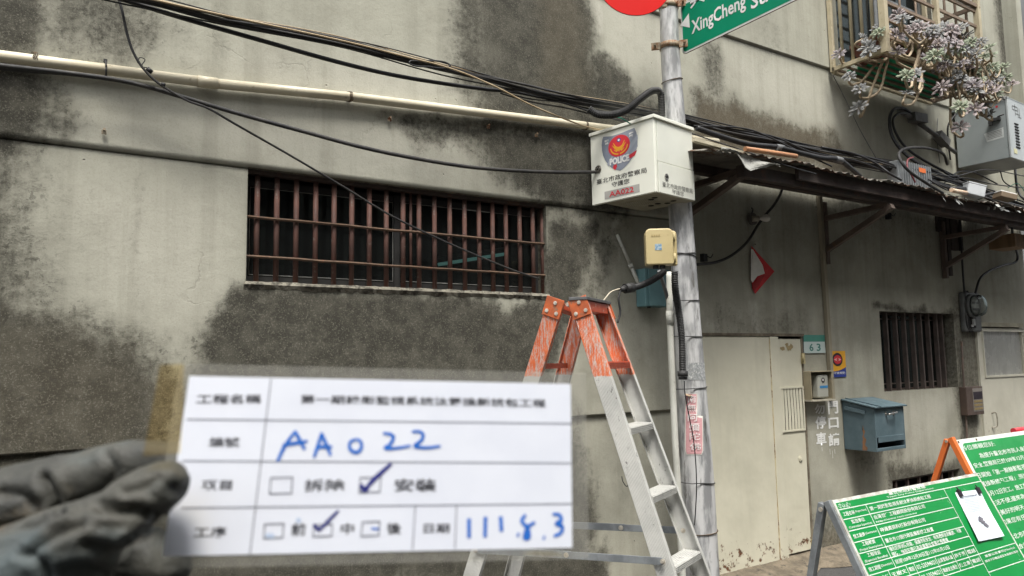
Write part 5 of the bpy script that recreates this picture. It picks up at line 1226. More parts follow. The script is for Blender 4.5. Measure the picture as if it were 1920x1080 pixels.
MB().tube([P(1803, 640, .03), P(1806, 700, .03), P(1811, 780, .03), P(1815, 860, .03), P(1822, 1010, .03)], .011, 8).obj('tube', M_BRK, t)

# ------------------------------------------------------------------ window cage with succulents
cg = thing('window_cage', 'cream iron window cage with green boards hanging out from the upper wall', 'window cage', (6.9, -.3, 4.2))
cx0 = P(1557, 137, .05).x; cO = .577; cx1 = P(1836, 78, cO).x; cz = P(1557, 137, .05).z; ctop = 6.0
M_CAGE = M('cream_iron', (.46, .40, .27), (.38, .33, .22), 7, .6, bm=.2, dirt=((.19, .13, .075), .64, 16))
M_CAGEB = M('brown_iron', (.23, .17, .12), (.17, .125, .09), 7, .65, bm=.2)
def cbar(a, b_, w_, h_, nm, mat, side=None): MB().bar(a, b_, w_, h_, side).obj(nm, mat, cg)
yw = -.08; yf = -cO
for zz in (cz+.02, cz+.83, cz+1.6):
    cbar((cx0, yw, zz), (cx0, yf, zz), .035, .035, 'rail', M_CAGE); 
    cbar((cx0, yf, zz), (cx1, yf, zz), .035, .035, 'rail', M_CAGEB if zz > cz+.1 else M_CAGE)
    cbar((cx1, yw, zz), (cx1, yf, zz), .035, .035, 'rail', M_CAGEB)
for X, Y, w_ in ((cx0, yw, .035), (cx0, yf, .055), (cx1, yf, .05), (cx1, yw, .035), ((cx0+cx1)/2+.05, yf, .045)):
    cbar((X, Y, cz), (X, Y, ctop), w_, w_, 'corner_post', M_CAGE)
for k in range(4):
    Y = yw+(yf-yw)*(k+1)/5; MB().cyl((cx0, Y, cz+.02), (cx0, Y, ctop), .014, n=10).obj('side_bar', M_CAGE, cg)
    MB().cyl((cx1, Y, cz+.02), (cx1, Y, ctop), .013, n=10).obj('side_bar', M_CAGEB, cg)
k = 0; zz = cz+.16
while zz < ctop: cbar((cx0+.03, yf+.01, zz), (cx1, yf+.01, zz), .02, .026, 'front_bar', M_CAGEB); zz += .155
for k in range(5):
    X = cx0+(cx1-cx0)*(.62+.09*k); MB().cyl((X, yw-.005, cz), (X, yw-.005, ctop), .012, n=8).obj('back_bar', M_CAGEB, cg) if k in (1, 3) else None
cbar((cx0, yw, cz+.0), (cx1, yw, cz+.0), .03, .03, 'rail', M_CAGE)
M_GRB = M('green_painted_board', (.012, .33, .155), (.01, .25, .12), 6, .6, bm=.2)
nb_ = 9
for k in range(nb_):
    Y = yw-.03+(yf-yw+.05)*(k+.5)/nb_; MB().mm(cx0+.16+(.04 if k % 2 else 0), cx1-.1, Y-.021, Y+.021, cz+.022, cz+.034).obj('green_board', M_GRB, cg)
for k in range(6):
    Y = yw+(yf-yw)*(k+.5)/6; cbar((cx0+.02, Y, cz+.005), (cx1, Y, cz+.005), .018, .018, 'floor_bar', M_CAGEB)
M_POT = M('terracotta', (.17, .07, .045), (.12, .05, .035), 8, .8, bm=.3); M_SOIL = M('dry_soil', (.06, .045, .03), None, 30, .95, bm=.6)
pots = []
for k, f in enumerate((.17, .5, .83)):
    X = cx0+(cx1-cx0)*f; lab = ('brown trough pot behind the corner post of the window cage', 'brown trough pot in the middle of the window cage floor', 'brown trough pot at the right end of the window cage floor')[k]
    t = thing('flower_pot', lab, 'flower pot', (X, -.33, cz+.036)); z0 = cz+.036
    q = MB(); w0, w1, d0, d1, h = .16, .21, .10, .14, .17
    lo = [(X+a*w0, -.36+b_*d0, z0) for a, b_ in ((-1, -1), (1, -1), (1, 1), (-1, 1))]; hi = [(X+a*w1, -.36+b_*d1, z0+h) for a, b_ in ((-1, -1), (1, -1), (1, 1), (-1, 1))]
    q.add(lo+hi, [(0, 1, 5, 4), (1, 2, 6, 5), (2, 3, 7, 6), (3, 0, 4, 7), (3, 2, 1, 0)]); q.obj('body', M_POT, t)
    MB().mm(X-w1-.01, X+w1+.01, -.36-d1-.01, -.36+d1+.01, z0+h-.03, z0+h+.004).obj('rim', M_POT, t, bevel=.004); MB().quad(*[(X+a*w1*.94, -.36+b_*d1*.92, z0+h+.0055) for a, b_ in ((-1, -1), (1, -1), (1, 1), (-1, 1))]).obj('soil', M_SOIL, t)
    pots.append(V(X, -.36, z0+h))
def leafmat(nm, c1, c2):
    return M(nm, c1, c2, 24, .6, bm=.05, spec=.3)
LEAF = [leafmat('ghost_leaf_lilac', (.25, .222, .228), (.165, .15, .155)), leafmat('ghost_leaf_grey', (.235, .235, .228), (.155, .158, .155)), leafmat('ghost_leaf_green', (.23, .26, .18), (.15, .175, .12)), leafmat('ghost_leaf_pink', (.29, .245, .24), (.19, .162, .16))]
def rosette_mesh(seed, mat):
    r_ = random.Random(seed); mb = MB()
    for ring, (n, L, el) in enumerate(((8, 1.0, 4), (7, .8, 24), (4, .5, 55))):
        for k in range(n):
            a = 2*math.pi*(k+ring*.4)/n+r_.uniform(-.16, .16); e = rad(el+r_.uniform(-10, 10)); l = L*r_.uniform(.85, 1.1)
            d = V(math.cos(a)*math.cos(e), math.sin(a)*math.cos(e), math.sin(e)); s_ = V(-math.sin(a), math.cos(a), 0); n_ = d.cross(s_)*-1
            w_ = .13*l+.03
            pts = [d*.06, d*.55*l+s_*w_*.85+n_*.03, d*.78*l+s_*w_+n_*.05, d*l+n_*.04, d*.78*l-s_*w_+n_*.05, d*.55*l-s_*w_*.85+n_*.03, d*.62*l-n_*.05]
            mb.add(pts, [(0, 1, 6), (1, 2, 6), (2, 3, 6), (3, 4, 6), (4, 5, 6), (5, 0, 6)], False)
    me = mb.mesh('rosette'); me.materials.append(mat); return me
ROS = [rosette_mesh(i, LEAF[i % 4]) for i in range(12)]
M_STEM = M('woody_stem', (.42, .34, .23), (.29, .225, .15), 40, .8, bm=.3)
zpx = [(230, 440), (315, 615), (400, 720), (385, 870), (465, 385), (550, 265), (430, 310), (480, 415), (710, 120), (745, 150), (890, 220), (960, 260), (820, 240), (855, 205), (1040, 350), (1120, 340), (1150, 390), (1000, 455), (1125, 535), (775, 610), (850, 595), (1250, 600), (1330, 570), (1060, 705), (780, 755), (1210, 865), (1330, 880), (1450, 920), (1215, 1030), (1440, 390), (1475, 540), (1500, 600), (1440, 740), (1380, 340), (1240, 300), (1430, 620), (1340, 430), (1200, 430), (1290, 350), (1160, 480), (1370, 500), (1260, 480), (1390, 700), (1320, 690), (1060, 250), (940, 470), (1000, 240), (1210, 380), (1300, 410), (1090, 390), (1180, 350), (1250, 400), (1400, 460), (1420, 560), (1460, 450), (1480, 640), (1340, 620), (1290, 560), (1230, 640), (1180, 600), (1090, 470), (1450, 680), (1380, 780), (1420, 855), (1500, 745), (560, 230), (1020, 400), (1150, 310), (1310, 500), (1270, 320), (1200, 700), (1350, 740)]
plants = []
for k in range(3):
    plants.append(thing('succulent_plant', ('leggy ghost succulent trailing from the left side of the window cage', 'ghost succulent with long woody stems hanging below the middle of the cage', 'dense ghost succulent spilling out at the right end of the cage')[k], 'plant', pots[k], 'ghost succulents growing out of the window cage'))
rr = random.Random(5)
zpx += [(rr.uniform(690, 1260), rr.uniform(170, 700)) for _ in range(12)]
stemsb = [MB(), MB(), MB()]
for i, (zx, zy) in enumerate(zpx):
    px_, py_ = 1520+zx/4.32, zy/4.32
    k = 0 if px_ < 1672 else (1 if px_ < 1752 else 2)
    if k == 0: q_ = PX(px_, py_, cx0-rr.uniform(.04, .12)) if px_ < 1640 else P(px_, py_, rr.uniform(.45, .6))
    else: q_ = P(px_, py_, .60+rr.uniform(.02, .25))
    if k == 0 and (q_.y > -.1 or q_.y < -.9): q_ = P(px_, py_, .35)
    size = rr.uniform(.070, .102)*(1.0 if zx < 1350 else .82)
    o = bpy.data.objects.new('rosette', ROS[rr.choice([0, 1, 1, 3, 4, 5, 5, 7, 9, 9, 2]) if px_ < 1840 else rr.choice([1, 2, 5, 6, 9, 10])]); COL.objects.link(o); adopt(o, plants[k])
    out = ((CAM-q_).normalized()*rr.uniform(.25, .9)+V(rr.uniform(-.5, .5), rr.uniform(-.4, .2), rr.uniform(.35, 1.0))).normalized()
    o.matrix_parent_inverse = wmat(plants[k]).inverted(); o.location = q_; o.rotation_euler = out.to_track_quat('Z', 'Y').to_euler(); o.scale = (size,)*3
    s0 = pots[k]+V(rr.uniform(-.17, .17), rr.uniform(-.12, .0), -.01)
    drop = max(0, s0.z-q_.z); m1 = s0.lerp(q_, .3)+V(rr.uniform(-.06, .06), -.04, .05+rr.uniform(0, .06)); m2 = s0.lerp(q_, .62)+V(rr.uniform(-.09, .09), rr.uniform(-.06, .02), -.05-rr.uniform(0, .10)-.12*drop)
    m3 = q_-out*.06+V(rr.uniform(-.03, .03), 0, -.035)
    pts = spline([s0, m1, m2, m3, q_], 5); pts = [p+V(rr.uniform(-.006, .006), rr.uniform(-.006, .006), rr.uniform(-.006, .006)) for p in pts]
    MB().tube(pts, [.0135-.004*j/len(pts) for j in range(len(pts))], 6).obj('stem', M_STEM, plants[k])
for i in range(26):                          # bare trailing stems in the tangle
    k = 1 if i % 3 == 0 else 2; s0 = pots[k]+V(rr.uniform(-.2, .2), rr.uniform(-.14, 0), 0); X = rr.uniform(pots[k].x-.3, cx1+.1)
    e = V(X, -.62-rr.uniform(0, .2), cz-rr.uniform(-.15, .22)); pts = spline([s0, s0.lerp(e, .4)+V(rr.uniform(-.1, .1), -.1, .07), s0.lerp(e, .8)+V(rr.uniform(-.12, .12), -.06, -.14), e], 6)
    MB().tube(pts, .0075, 6).obj('stem', M_STEM, plants[k])
    o = bpy.data.objects.new('rosette', ROS[rr.randrange(12)]); COL.objects.link(o); adopt(o, plants[k]); o.matrix_parent_inverse = wmat(plants[k]).inverted()
    o.location = e; o.scale = (rr.uniform(.055, .085),)*3; o.rotation_euler = ((CAM-e).normalized()*.5+V(rr.uniform(-.5, .5), 0, rr.uniform(.3, 1))).normalized().to_track_quat('Z', 'Y').to_euler()

# grey distribution cabinet
gb = thing('distribution_cabinet', 'grey steel distribution cabinet with louvres on the wall below the succulents', 'electric cabinet', P(1800, 318, .1))
bl0 = P(1797, 318, .06); tl0 = P(1797, 217, .06); X0 = bl0.x
fr0 = PX(1893, 293, X0+.02); ft0 = PX(1892, 178, X0+.02)
dirv = V(fr0.x-bl0.x, fr0.y-bl0.y, 0); dep = dirv.length; dirv.normalize(); sx_ = V(-dirv.y, dirv.x, 0)
if sx_.x < 0: sx_ = -sx_
hgt = ((tl0.z-bl0.z)+(ft0.z-fr0.z))/2; z0 = (bl0.z+fr0.z)/2
M_CAB = M('grey_cabinet_paint', (.29, .32, .32), (.25, .28, .28), 3, .5, bm=.05, dirt=((.12, .12, .11), .70, 16)); M_CAB_LIT = M('cabinet_paint_lit', (.40, .43, .43), (.36, .39, .39), 3, .45, bm=.05)
b0 = V(bl0.x, bl0.y, z0)
MB().box(b0+dirv*(dep/2)+sx_*.30+ZA*(hgt/2), (dep, .60, hgt), (dirv, sx_, ZA)).obj('body', M_CAB, gb, bevel=.006)
MB().box(b0+dirv*(dep+.012)+sx_*.30+ZA*(hgt/2), (.022, .612, hgt+.01), (dirv, sx_, ZA)).obj('front_door', M_CAB_LIT, gb, bevel=.005)  # lit front gets a lighter copy of the cabinet grey
MB().box(b0+dirv*(dep/2)+sx_*.30+ZA*(hgt+.006), (dep+.05, .63, .010), (dirv, sx_, ZA)).obj('top_plate', M_CAB, gb)
q = MB()
for k in range(9): q.box(b0+dirv*(dep+.025)+sx_*.16+ZA*(hgt*(.20+.05*k)), (.008, .09, .012), (dirv, sx_, ZA))
q.obj('louvre', M_HOLE, gb)
lab = lambda f, h, off=.0015: b0+dirv*(dep*f)-sx_*off+ZA*(hgt*h)
MB().quad(lab(.60, .34), lab(.93, .36), lab(.93, .53), lab(.56, .49)).obj('paper_label', M('label_paper', (.6, .63, .62), (.5, .53, .52), 30, .7), gb)
q = MB(); 
for k in range(5): ribbon(q, [lab(.62, .38+.025*k, .003), lab(.90, .395+.025*k, .003)], .004, -sx_)
q.obj('label_line', M_INKG, gb)
MB().box(lab(.80, .68, .02), (.10, .035, .03), (dirv, sx_, ZA)).box(lab(.72, .65, .03), (.03, .03, .07), (dirv, sx_, ZA)).cyl(lab(.86, .71, .03), lab(.98, .73, .03), .008, n=8).obj('latch', M_STRAP, gb)
MB().disc(lab(.84, .90), -sx_, .012, 12, th=.001).obj('red_spot', M_REDP, gb)
q = MB(); fc = lambda a, h: b0+dirv*(dep+.0245)+sx_*a+ZA*(hgt*h)       # square-line mark on the front
for a0, h0, a1, h1 in ((.10, .90, .22, .90), (.10, .84, .22, .84), (.10, .90, .10, .84), (.16, .94, .16, .74), (.22, .90, .22, .78), (.16, .78, .26, .78), (.26, .90, .26, .74), (.22, .74, .30, .74)):
    ribbon(q, [fc(a0, h0), fc(a1, h1)], .008, dirv)
q.obj('utility_mark', M_INKG, gb)
MB().box(fc(.09, .12), (.004, .07, .05), (dirv, sx_, ZA)).obj('yellow_sticker', M('pale_yellow_sticker', (.6, .58, .35), None, 8, .6), gb)

# ------------------------------------------------------------------ notice boards
M_BGREEN = M('board_green', (.005, .235, .05), (.004, .205, .042), 3, .42, bm=.02, dirt=((.15, .36, .2), .72, 26))
M_BWHITE = M('board_white_line', (.70, .74, .68), None, 9, .5, bm=0); M_BEDGE = M('board_edge', (.62, .63, .58), (.4, .38, .33), 25, .6)
def board(label, TL, TRx, pl_bot, leg_px, oback, legmat, H):
    t = thing('notice_board', label, 'notice board', V(TL.x+.6, TL.y, -.06))
    b_ = PX(*pl_bot, TL.x); d = (b_-TL).normalized(); ex = XA; n_ = ex.cross(-d).normalized()
    if n_.y > 0: n_ = -n_
    return t, d, ex, n_
# front board
TL = P(1560, 934, 2.0); TR = P(1832, 890, 2.0); WB = TR.x-TL.x; TL.z = (TL.z+TR.z)/2
t1, dn, ex, nB = board('large green project notice board with white ruled table on grey legs in front', TL, TR.x, (1626, 1080), None, None, None, None)
HB = (TL.z+.06-.10)/abs(dn.z); HBs = HB
B = lambda a, s_, l=0.0: TL+ex*a+dn*s_+nB*l
MB().prism([B(0, 0), B(WB, 0), B(WB, HB), B(0, HB)], nB*-.012).obj('panel', M_BEDGE, t1)
MB().quad(B(.012, .014, .001), B(WB-.012, .014, .001), B(WB-.012, HB-.012, .001), B(.012, HB-.012, .001)).obj('green_face', M_BGREEN, t1)
def bp1(zx, zy):                            # position on the board seen at this sight line -> (along, down)
    p = PP(1560+zx/5.333, 900+zy/5.333, TL, nB)-TL; return p.dot(ex), p.dot(dn)
q = MB()
def hline(s_, a0, a1, wd=.0035): ribbon(q, [B(a0, s_, .002), B(a1, s_, .002)], wd, nB)
def vline(a, s0, s1, wd=.0035): ribbon(q, [B(a, s0, .0024), B(a, s1, .0024)], wd, nB)
rows_ = [(bp1(*a)[1]+bp1(*b_)[1])/2 for a, b_ in (((35, 275), (1460, 45)), ((70, 385), (1175, 190)), ((120, 505), (1215, 290)), ((165, 620), (1265, 390)), ((215, 732), (1310, 485)), ((262, 845), (1355, 585)), ((300, 950), (1400, 680)))]
step = rows_[-1]-rows_[-2]; rows_ += [rows_[-1]+step, rows_[-1]+2*step]
cL = (bp1(355, 235)[0]+bp1(600, 870)[0])/2; cR_ = (bp1(1140, 95)[0]+bp1(1450, 770)[0])/2; aR = WB-.012
for i, s_ in enumerate(rows_): hline(s_, .012, aR if i == 0 else cR_)
vline(cL, rows_[0], rows_[6]); vline(cR_, rows_[0], HB-.012)
hline(rows_[7]+.0, cR_, aR); hline(rows_[8]+.04, cR_, aR)
sub = [cL-.06, cL+.07, cL+.13, cL+.30, cL+.44, cL+.55, cL+.64]
for a in sub:
    if a < cR_-.03: vline(a, rows_[6], rows_[8])
q.obj('ruled_line', M_BWHITE, t1)
def bt1(s, a0, a1, s_, h, bold=.01): text(s, B((a0+a1)/2, s_, .0022), ex, -dn, a1-a0, h, M_BWHITE, t1, bold=bold)
mid_ = lambda i: (rows_[i]+rows_[i+1])/2
rh_ = rows_[2]-rows_[1]
x_a = bp1(600, 100)[0]; x_b = bp1(905, 60)[0]
bt1('臺北市政府警察局', WB*.33, WB*.58, rows_[0]*.42, rows_[0]*.30, .015); bt1('Taipei City Police Department', WB*.31, WB*.63, rows_[0]*.74, rows_[0]*.19)
for i, (z_, e_) in enumerate((('工程名稱', '(Project Name)'), ('監造單位', '(Construction Supervision)'), ('施工廠商', '(Contractor)'), ('工程概要', '(Project Descriptions)'), ('工程效益', '(Expected Benefits)'), ('施工期間', '(Duration)'))):
    s_ = mid_(i)
    if i in (0, 2, 5): bt1(z_, .025, cL*.52, s_, rh_*.36); bt1(e_, cL*.55, cL*.95, s_, rh_*.24)
    else: bt1(z_, cL*.28, cL*.74, s_-rh_*.2, rh_*.34); bt1(e_, cL*.12, cL*.92, s_+rh_*.24, rh_*.24)
for i, (s, f, k) in enumerate((('第一期錄影監視系統汰舊換新統包工程', .80, 0), ('台灣世曦工程顧問股份有限公司', .66, -.16), ('神通資訊科技股份有限公司', .58, 0), ('臺北市12個行政區攝影機之設置', .62, 0), ('強化犯罪偵防效能、保護市民安全、有效遏抑治安顧慮、發揮', .96, -.2), ('民國109年12月30日至112年05月12日', .70, 0))):
    bt1(s, cL+.015, cL+.015+(cR_-cL-.03)*f, mid_(i)+k*rh_, rh_*.38)
bt1('http://www.ceci.com.tw', cL+.015, cL+.015+(cR_-cL)*.5, mid_(1)+rh_*.27, rh_*.2)
bt1('預防、嚇阻犯罪行為及重要社會事故等情境', cL+.015, cL+.015+(cR_-cL)*.7, mid_(4)+rh_*.26, rh_*.36)
for r_, its in ((6, (('工地主任', .03, cL-.07), ('王樹文', cL-.05, cL+.06), ('電話', cL+.08, cL+.12), ('02-23594021', cL+.14, cL+.29), ('品質管理人員', cL+.31, cL+.43), ('許于芳', cL+.45, cL+.54), ('電話', cL+.56, cL+.63), ('02-23594021', cL+.65, cR_-.01))), (7, (('專任工程', .03, cL-.07), ('張志明', cL-.05, cL+.06), ('電話', cL+.08, cL+.12), ('02-23594021', cL+.14, cL+.29), ('職業安全衛生', cL+.31, cL+.43), ('陳立章', cL+.45, cL+.54), ('電話', cL+.56, cL+.63), ('02-23594025', cL+.65, cR_-.01)))):
    for s, a0, a1 in its:
        if a1-a0 > .015: bt1(s, a0, a1, mid_(r_), rh_*.36)
bt1('重要公告事項(Notice)', cR_+.04, aR-.03, rows_[7]+rh_*.35, rh_*.26); bt1('請洽下列電話或至本局網站查詢', cR_+.02, aR-.02, rows_[7]+rh_*.75, rh_*.22)
# scratches and scuffs of bare white on the green film
q = MB(); r5 = random.Random(3)
for k in range(60):
    a, s_ = r5.uniform(.02, WB-.04), r5.uniform(.02, HB*.75); L = r5.uniform(.006, .035); th_ = r5.uniform(0, 3.1)
    ribbon(q, [B(a, s_, .0017), B(a+L*math.cos(th_), s_+L*math.sin(th_), .0017)], r5.uniform(.0006, .0016), nB)
for k in range(40):
    a, s_ = r5.uniform(.016, .10), r5.uniform(.02, rows_[0]*.9); L = r5.uniform(.003, .008)
    ribbon(q, [B(a, s_, .0017), B(a+L, s_+L*.3, .0017)], L*.6, nB)
tag(q.obj('scuff', M('scuff_white', (.45, .58, .48), None, 5, .6, bm=0), t1), kind='stuff')
for i, (X, ) in enumerate(((0,), (WB,))):
    MB().bar(B(X, -.004, -.022), B(X, HB+.10, -.022), .03, .028, XA).obj('front_leg', M_GALV2, t1, bevel=.002)
    a = B(X, .0, -.05); bk = PX(1521, 1080, TL.x-.004); dk = (bk-a); bt_ = a+dk*((-.06-a.z)/dk.z); bt_.x = a.x
    MB().bar(a+V(0, 0, .004), bt_, .03, .03, XA).obj('rear_leg', M_GALV2, t1, bevel=.002)
    MB().disc(a+V(-.017, 0, -.02), (-1, 0, 0), .010, 12, th=.004).obj('bolt', M_RIVET, t1)
# clipped sheet
pc = [bp1(1222, 128), bp1(1470, 95), bp1(1690, 570), bp1(1440, 622)]
sh_ = thing('clipped_paper', 'white printed sheet held by two black clips on the front green board', 'paper', B(*pc[0]))
pm = MB(); nn_ = 8
g = [[None]*(nn_+1) for _ in range(nn_+1)]
for i in range(nn_+1):
    for j in range(nn_+1):
        fu, fv = i/nn_, j/nn_
        a = (pc[0][0]*(1-fu)+pc[1][0]*fu)*(1-fv)+(pc[3][0]*(1-fu)+pc[2][0]*fu)*fv; s_ = (pc[0][1]*(1-fu)+pc[1][1]*fu)*(1-fv)+(pc[3][1]*(1-fu)+pc[2][1]*fu)*fv
        g[i][j] = B(a, s_, .004+.010*fv*fv+.004*math.sin(fu*5+fv*3)*fv)
for i in range(nn_):
    for j in range(nn_): pm.quad(g[i][j], g[i][j+1], g[i+1][j+1], g[i+1][j])
pm.obj('sheet', M('plastic_sleeved_paper', (.74, .80, .86), (.70, .77, .84), 3, .25, bm=.02), sh_)
def on_sheet(fu, fv, l=.003):
    i = min(int(fu*nn_), nn_-1); j = min(int(fv*nn_), nn_-1); a = fu*nn_-i; c = fv*nn_-j
    return (g[i][j]*(1-a)+g[i+1][j]*a)*(1-c)+(g[i][j+1]*(1-a)+g[i+1][j+1]*a)*c+nB*l
q = MB()
for k in range(11):
    fv = .10+.032*k; ribbon(q, [on_sheet(.14+.02*(k % 2), fv), on_sheet(.5, fv), on_sheet(.78-.1*((k*7) % 4)/4, fv)], .0016 if k else .004, nB)
q.obj('printed_line', M('print_grey', (.33, .36, .40), None, 5, .6, bm=0), sh_)
q = MB()
for k, (fu, fv, r_) in enumerate(((.47, .60, .10), (.52, .66, .08), (.56, .71, .07), (.60, .75, .05))):
    rr_ = random.Random(k); q.poly([on_sheet(fu+r_*(.7+.5*rr_.random())*math.cos(a), fv+r_*.55*(.7+.5*rr_.random())*math.sin(a), .0032+.0004*k) for a in np.linspace(0, 6.1, 12)])
q.obj('printed_figure', M('print_dark', (.20, .19, .22), (.1, .1, .12), 60, .6, bm=0), sh_)
q = MB()
for fu, fv, r_ in ((.28, .76, .07), (.80, .75, .06)): ribbon(q, [on_sheet(fu+r_*math.cos(a), fv+r_*.5*math.sin(a), .003) for a in np.linspace(0, 6.28, 16)], .002, nB)
q.obj('printed_stamp', M('print_red', (.45, .3, .35), None, 5, .6, bm=0), sh_)
for fu in (.12, .88):
    p = on_sheet(fu, .03, .006); MB().box(p, (.022, .032, .012), (ex, -dn, nB)).tube(spline([p-dn*.014+ex*-.006, p-dn*.03, p-dn*.014+ex*.006], 4), .0018, 6).obj('binder_clip', M_BLK, sh_)
# rear board
TL2 = P(1793, 825, 1.2); TR2 = P(1918, 808, 1.2)
TL2.z = (TL2.z+TR2.z)/2
b_ = PX(1905, 1040, TL2.x); dn2 = (b_-TL2).normalized(); nB2 = XA.cross(-dn2).normalized()
if nB2.y > 0: nB2 = -nB2
t2 = thing('notice_board', 'green notice board with large white text on orange legs standing behind', 'notice board', V(TL2.x+.6, TL2.y, -.06))
WB2 = 1.2; HB2 = (TL2.z+.06-.08)/abs(dn2.z)
B2 = lambda a, s_, l=0.0: TL2+XA*a+dn2*s_+nB2*l
MB().prism([B2(0, 0), B2(WB2, 0), B2(WB2, HB2), B2(0, HB2)], nB2*-.012).obj('panel', M_BWHITE, t2)
r_ = .05; pts = []
for ca, cs, a0 in ((WB2-.03-r_, .03+r_, 0), (.03+r_, .03+r_, 90), (.03+r_, HB2-.03-r_, 180), (WB2-.03-r_, HB2-.03-r_, 270)):
    for k in range(6): a = rad(a0+18*k); pts.append(B2(ca+r_*math.cos(a), cs-r_*math.sin(a), .001))
MB().poly(pts).obj('green_face', M_BGREEN, t2)
def bp2(zx, zy): p = PP(1500+zx/3.857, 800+zy/3.857, TL2, nB2)-TL2; return p.dot(XA), p.dot(dn2)
PITCH2 = (bp2(1412, 632)[1]-bp2(1280, 355)[1])/4
CW2 = (bp2(1390, 125)[0]-bp2(1165, 160)[0])/6.6
for i, (s, zx, zy, full) in enumerate((('各位鄉親您好:', 1165, 158, 7), ('為提升臺北市市民人身財產', 1295, 212, 12), ('安全,警察局已於109年12月30', 1255, 285, 12), ('日開始「第一期錄影監視系統汰', 1280, 355, 13.5), ('舊換新統包工程」,預計至112年', 1308, 420, 13.5), ('05月12日完工。施工期間如有造成', 1340, 490, 13.5), ('生活不便,還來為了社區治安及', 1378, 560, 13.5), ('更美好的明天,敬請您共同配合', 1412, 632, 13.5), (',如果您有任何問題請洽詢本局', 1448, 700, 13.5), ('臺北市政府警察局 敬啟', 1510, 805, 10), ('(洽詢專線)', 1555, 880, 6), ('如有任何建議請不吝指教', 1590, 950, 10))):
    a, s_ = bp2(zx, zy); cw = CW2; wv = min(full*cw, WB2-.05-a)
    if wv > .05: text(s, B2(a+wv/2, s_, .0022), XA, -dn2, wv, PITCH2*.56, M_BWHITE, t2, bold=.004)
for X in (-.018, WB2+.018):
    MB().bar(B2(X, -.025, -.018), B2(X, HB2+.09, -.018), .036, .04, XA).obj('front_leg', M_ORANGE, t2, bevel=.003)
    a = B2(X, -.02, -.045); bk = PX(1754, 897, a.x); dk = bk-a; bt_ = a+dk*((-.06-a.z)/dk.z); bt_.x = a.x
    if X > .5: bt_ = a+(dn2*1.0); bt_.z = -.06; bt_.y = B2(X, HB2).y+.16
    MB().bar(a, bt_, .036, .036, XA).obj('rear_leg', M_ORANGE, t2, bevel=.003)
    MB().disc(a+V(-.02, 0, -.01), (-1, 0, 0), .010, 12, th=.004).obj('bolt', M_RIVET, t2)
for a in (.0, .25): MB().disc(B2(.012+a, .016, .0012), nB2, .009, 10, th=.002).obj('screw', M('rusty_screw', (.1, .05, .03), None, 5, .7), t2)
p = P(1900, 808, 1.12); q = MB(); q.tube([p, p+V(.25, 0, .0)], .022, 12); o = q.obj('red_rod', M_REDP); tag(o, 'red round rod lying behind the top edge of the rear green board', 'rod')

# ------------------------------------------------------------------ held record card and gloved hand
K = [(355, 705, .402), (1070, 720, .440), (1073, 1027, .412), (305, 1043, .374)]   # TL TR BR BL of the paper
KP = [DP(*k) for k in K]
def card(u, v, l=0.0):
    p = (KP[0]*(1-u)+KP[1]*u)*(1-v)+(KP[3]*(1-u)+KP[2]*u)*v
    return p+NC*l
exC = ((KP[1]-KP[0]).normalized()+(KP[2]-KP[3]).normalized()).normalized(); eyC = ((KP[0]-KP[3]).normalized()+(KP[1]-KP[2]).normalized()); eyC = (eyC-exC*eyC.dot(exC)).normalized(); NC = exC.cross(eyC)
ck = thing('record_card', 'laminated white construction record card with blue handwriting held up in front', 'card', card(.5, .5))
def cgrid(u0, u1, v0, v1, l, n=10, bow=.0):
    mb = MB(); vs = [card(u0+(u1-u0)*i/n, v0+(v1-v0)*j/n, l) for j in range(n+1) for i in range(n+1)]
    return mb.add(vs, [(j*(n+1)+i, (j+1)*(n+1)+i, (j+1)*(n+1)+i+1, j*(n+1)+i+1) for j in range(n) for i in range(n)], True)
cgrid(0, 1, 0, 1, 0).obj('paper', M('card_paper', (.74, .77, .85), (.71, .74, .825), 30, .5, bm=0), ck)
def pouch():
    mt, t, b, o = nodes('clear_laminate'); t.nodes.remove(b)
    tr = N(t, 'BsdfTransparent'); tr.inputs[0].default_value = (.93, .93, .90, 1); df = N(t, 'BsdfDiffuse'); df.inputs[0].default_value = (.45, .44, .40, 1); gl_ = N(t, 'BsdfGlossy'); gl_.inputs['Roughness'].default_value = .35
    m1 = N(t, 'MixShader'); m1.inputs[0].default_value = .26; t.links.new(tr.outputs[0], m1.inputs[1]); t.links.new(df.outputs[0], m1.inputs[2])
    m2 = N(t, 'MixShader'); m2.inputs[0].default_value = .03; t.links.new(m1.outputs[0], m2.inputs[1]); t.links.new(gl_.outputs[0], m2.inputs[2])
    t.links.new(m2.outputs[0], o.inputs[0]); return mt
cgrid(-.028, 1.045, -.075, 1.065, -.0006).obj('laminate_pouch', pouch(), ck)
def amber_film():
    mt, t, b, o = nodes('amber_tape_reflection'); t.nodes.remove(b)
    tr = N(t, 'BsdfTransparent'); tr.inputs[0].default_value = (.98, .88, .64, 1); df = N(t, 'BsdfDiffuse'); df.inputs[0].default_value = (.55, .33, .09, 1)
    m1 = N(t, 'MixShader'); m1.inputs[0].default_value = .07; t.links.new(tr.outputs[0], m1.inputs[1]); t.links.new(df.outputs[0], m1.inputs[2]); t.links.new(m1.outputs[0], o.inputs[0]); return mt
M_TAPE_REFL = amber_film()
MB().poly([DP(300, 684, .36), DP(345, 682, .36), DP(344, 760, .357), DP(338, 850, .352), DP(268, 856, .353), DP(286, 760, .357)]).obj('amber_tape_or_reflection', M_TAPE_REFL, ck)
MB().poly([card(.86, 1.03, -.0009), card(.90, 1.012, -.0009), card(.95, 1.02, -.0009), card(.99, 1.045, -.0009), card(.93, 1.05, -.0009)]).obj('amber_tape_or_reflection', M_TAPE_REFL, ck)  # orange reflection on the pouch edge, painted as an amber patch
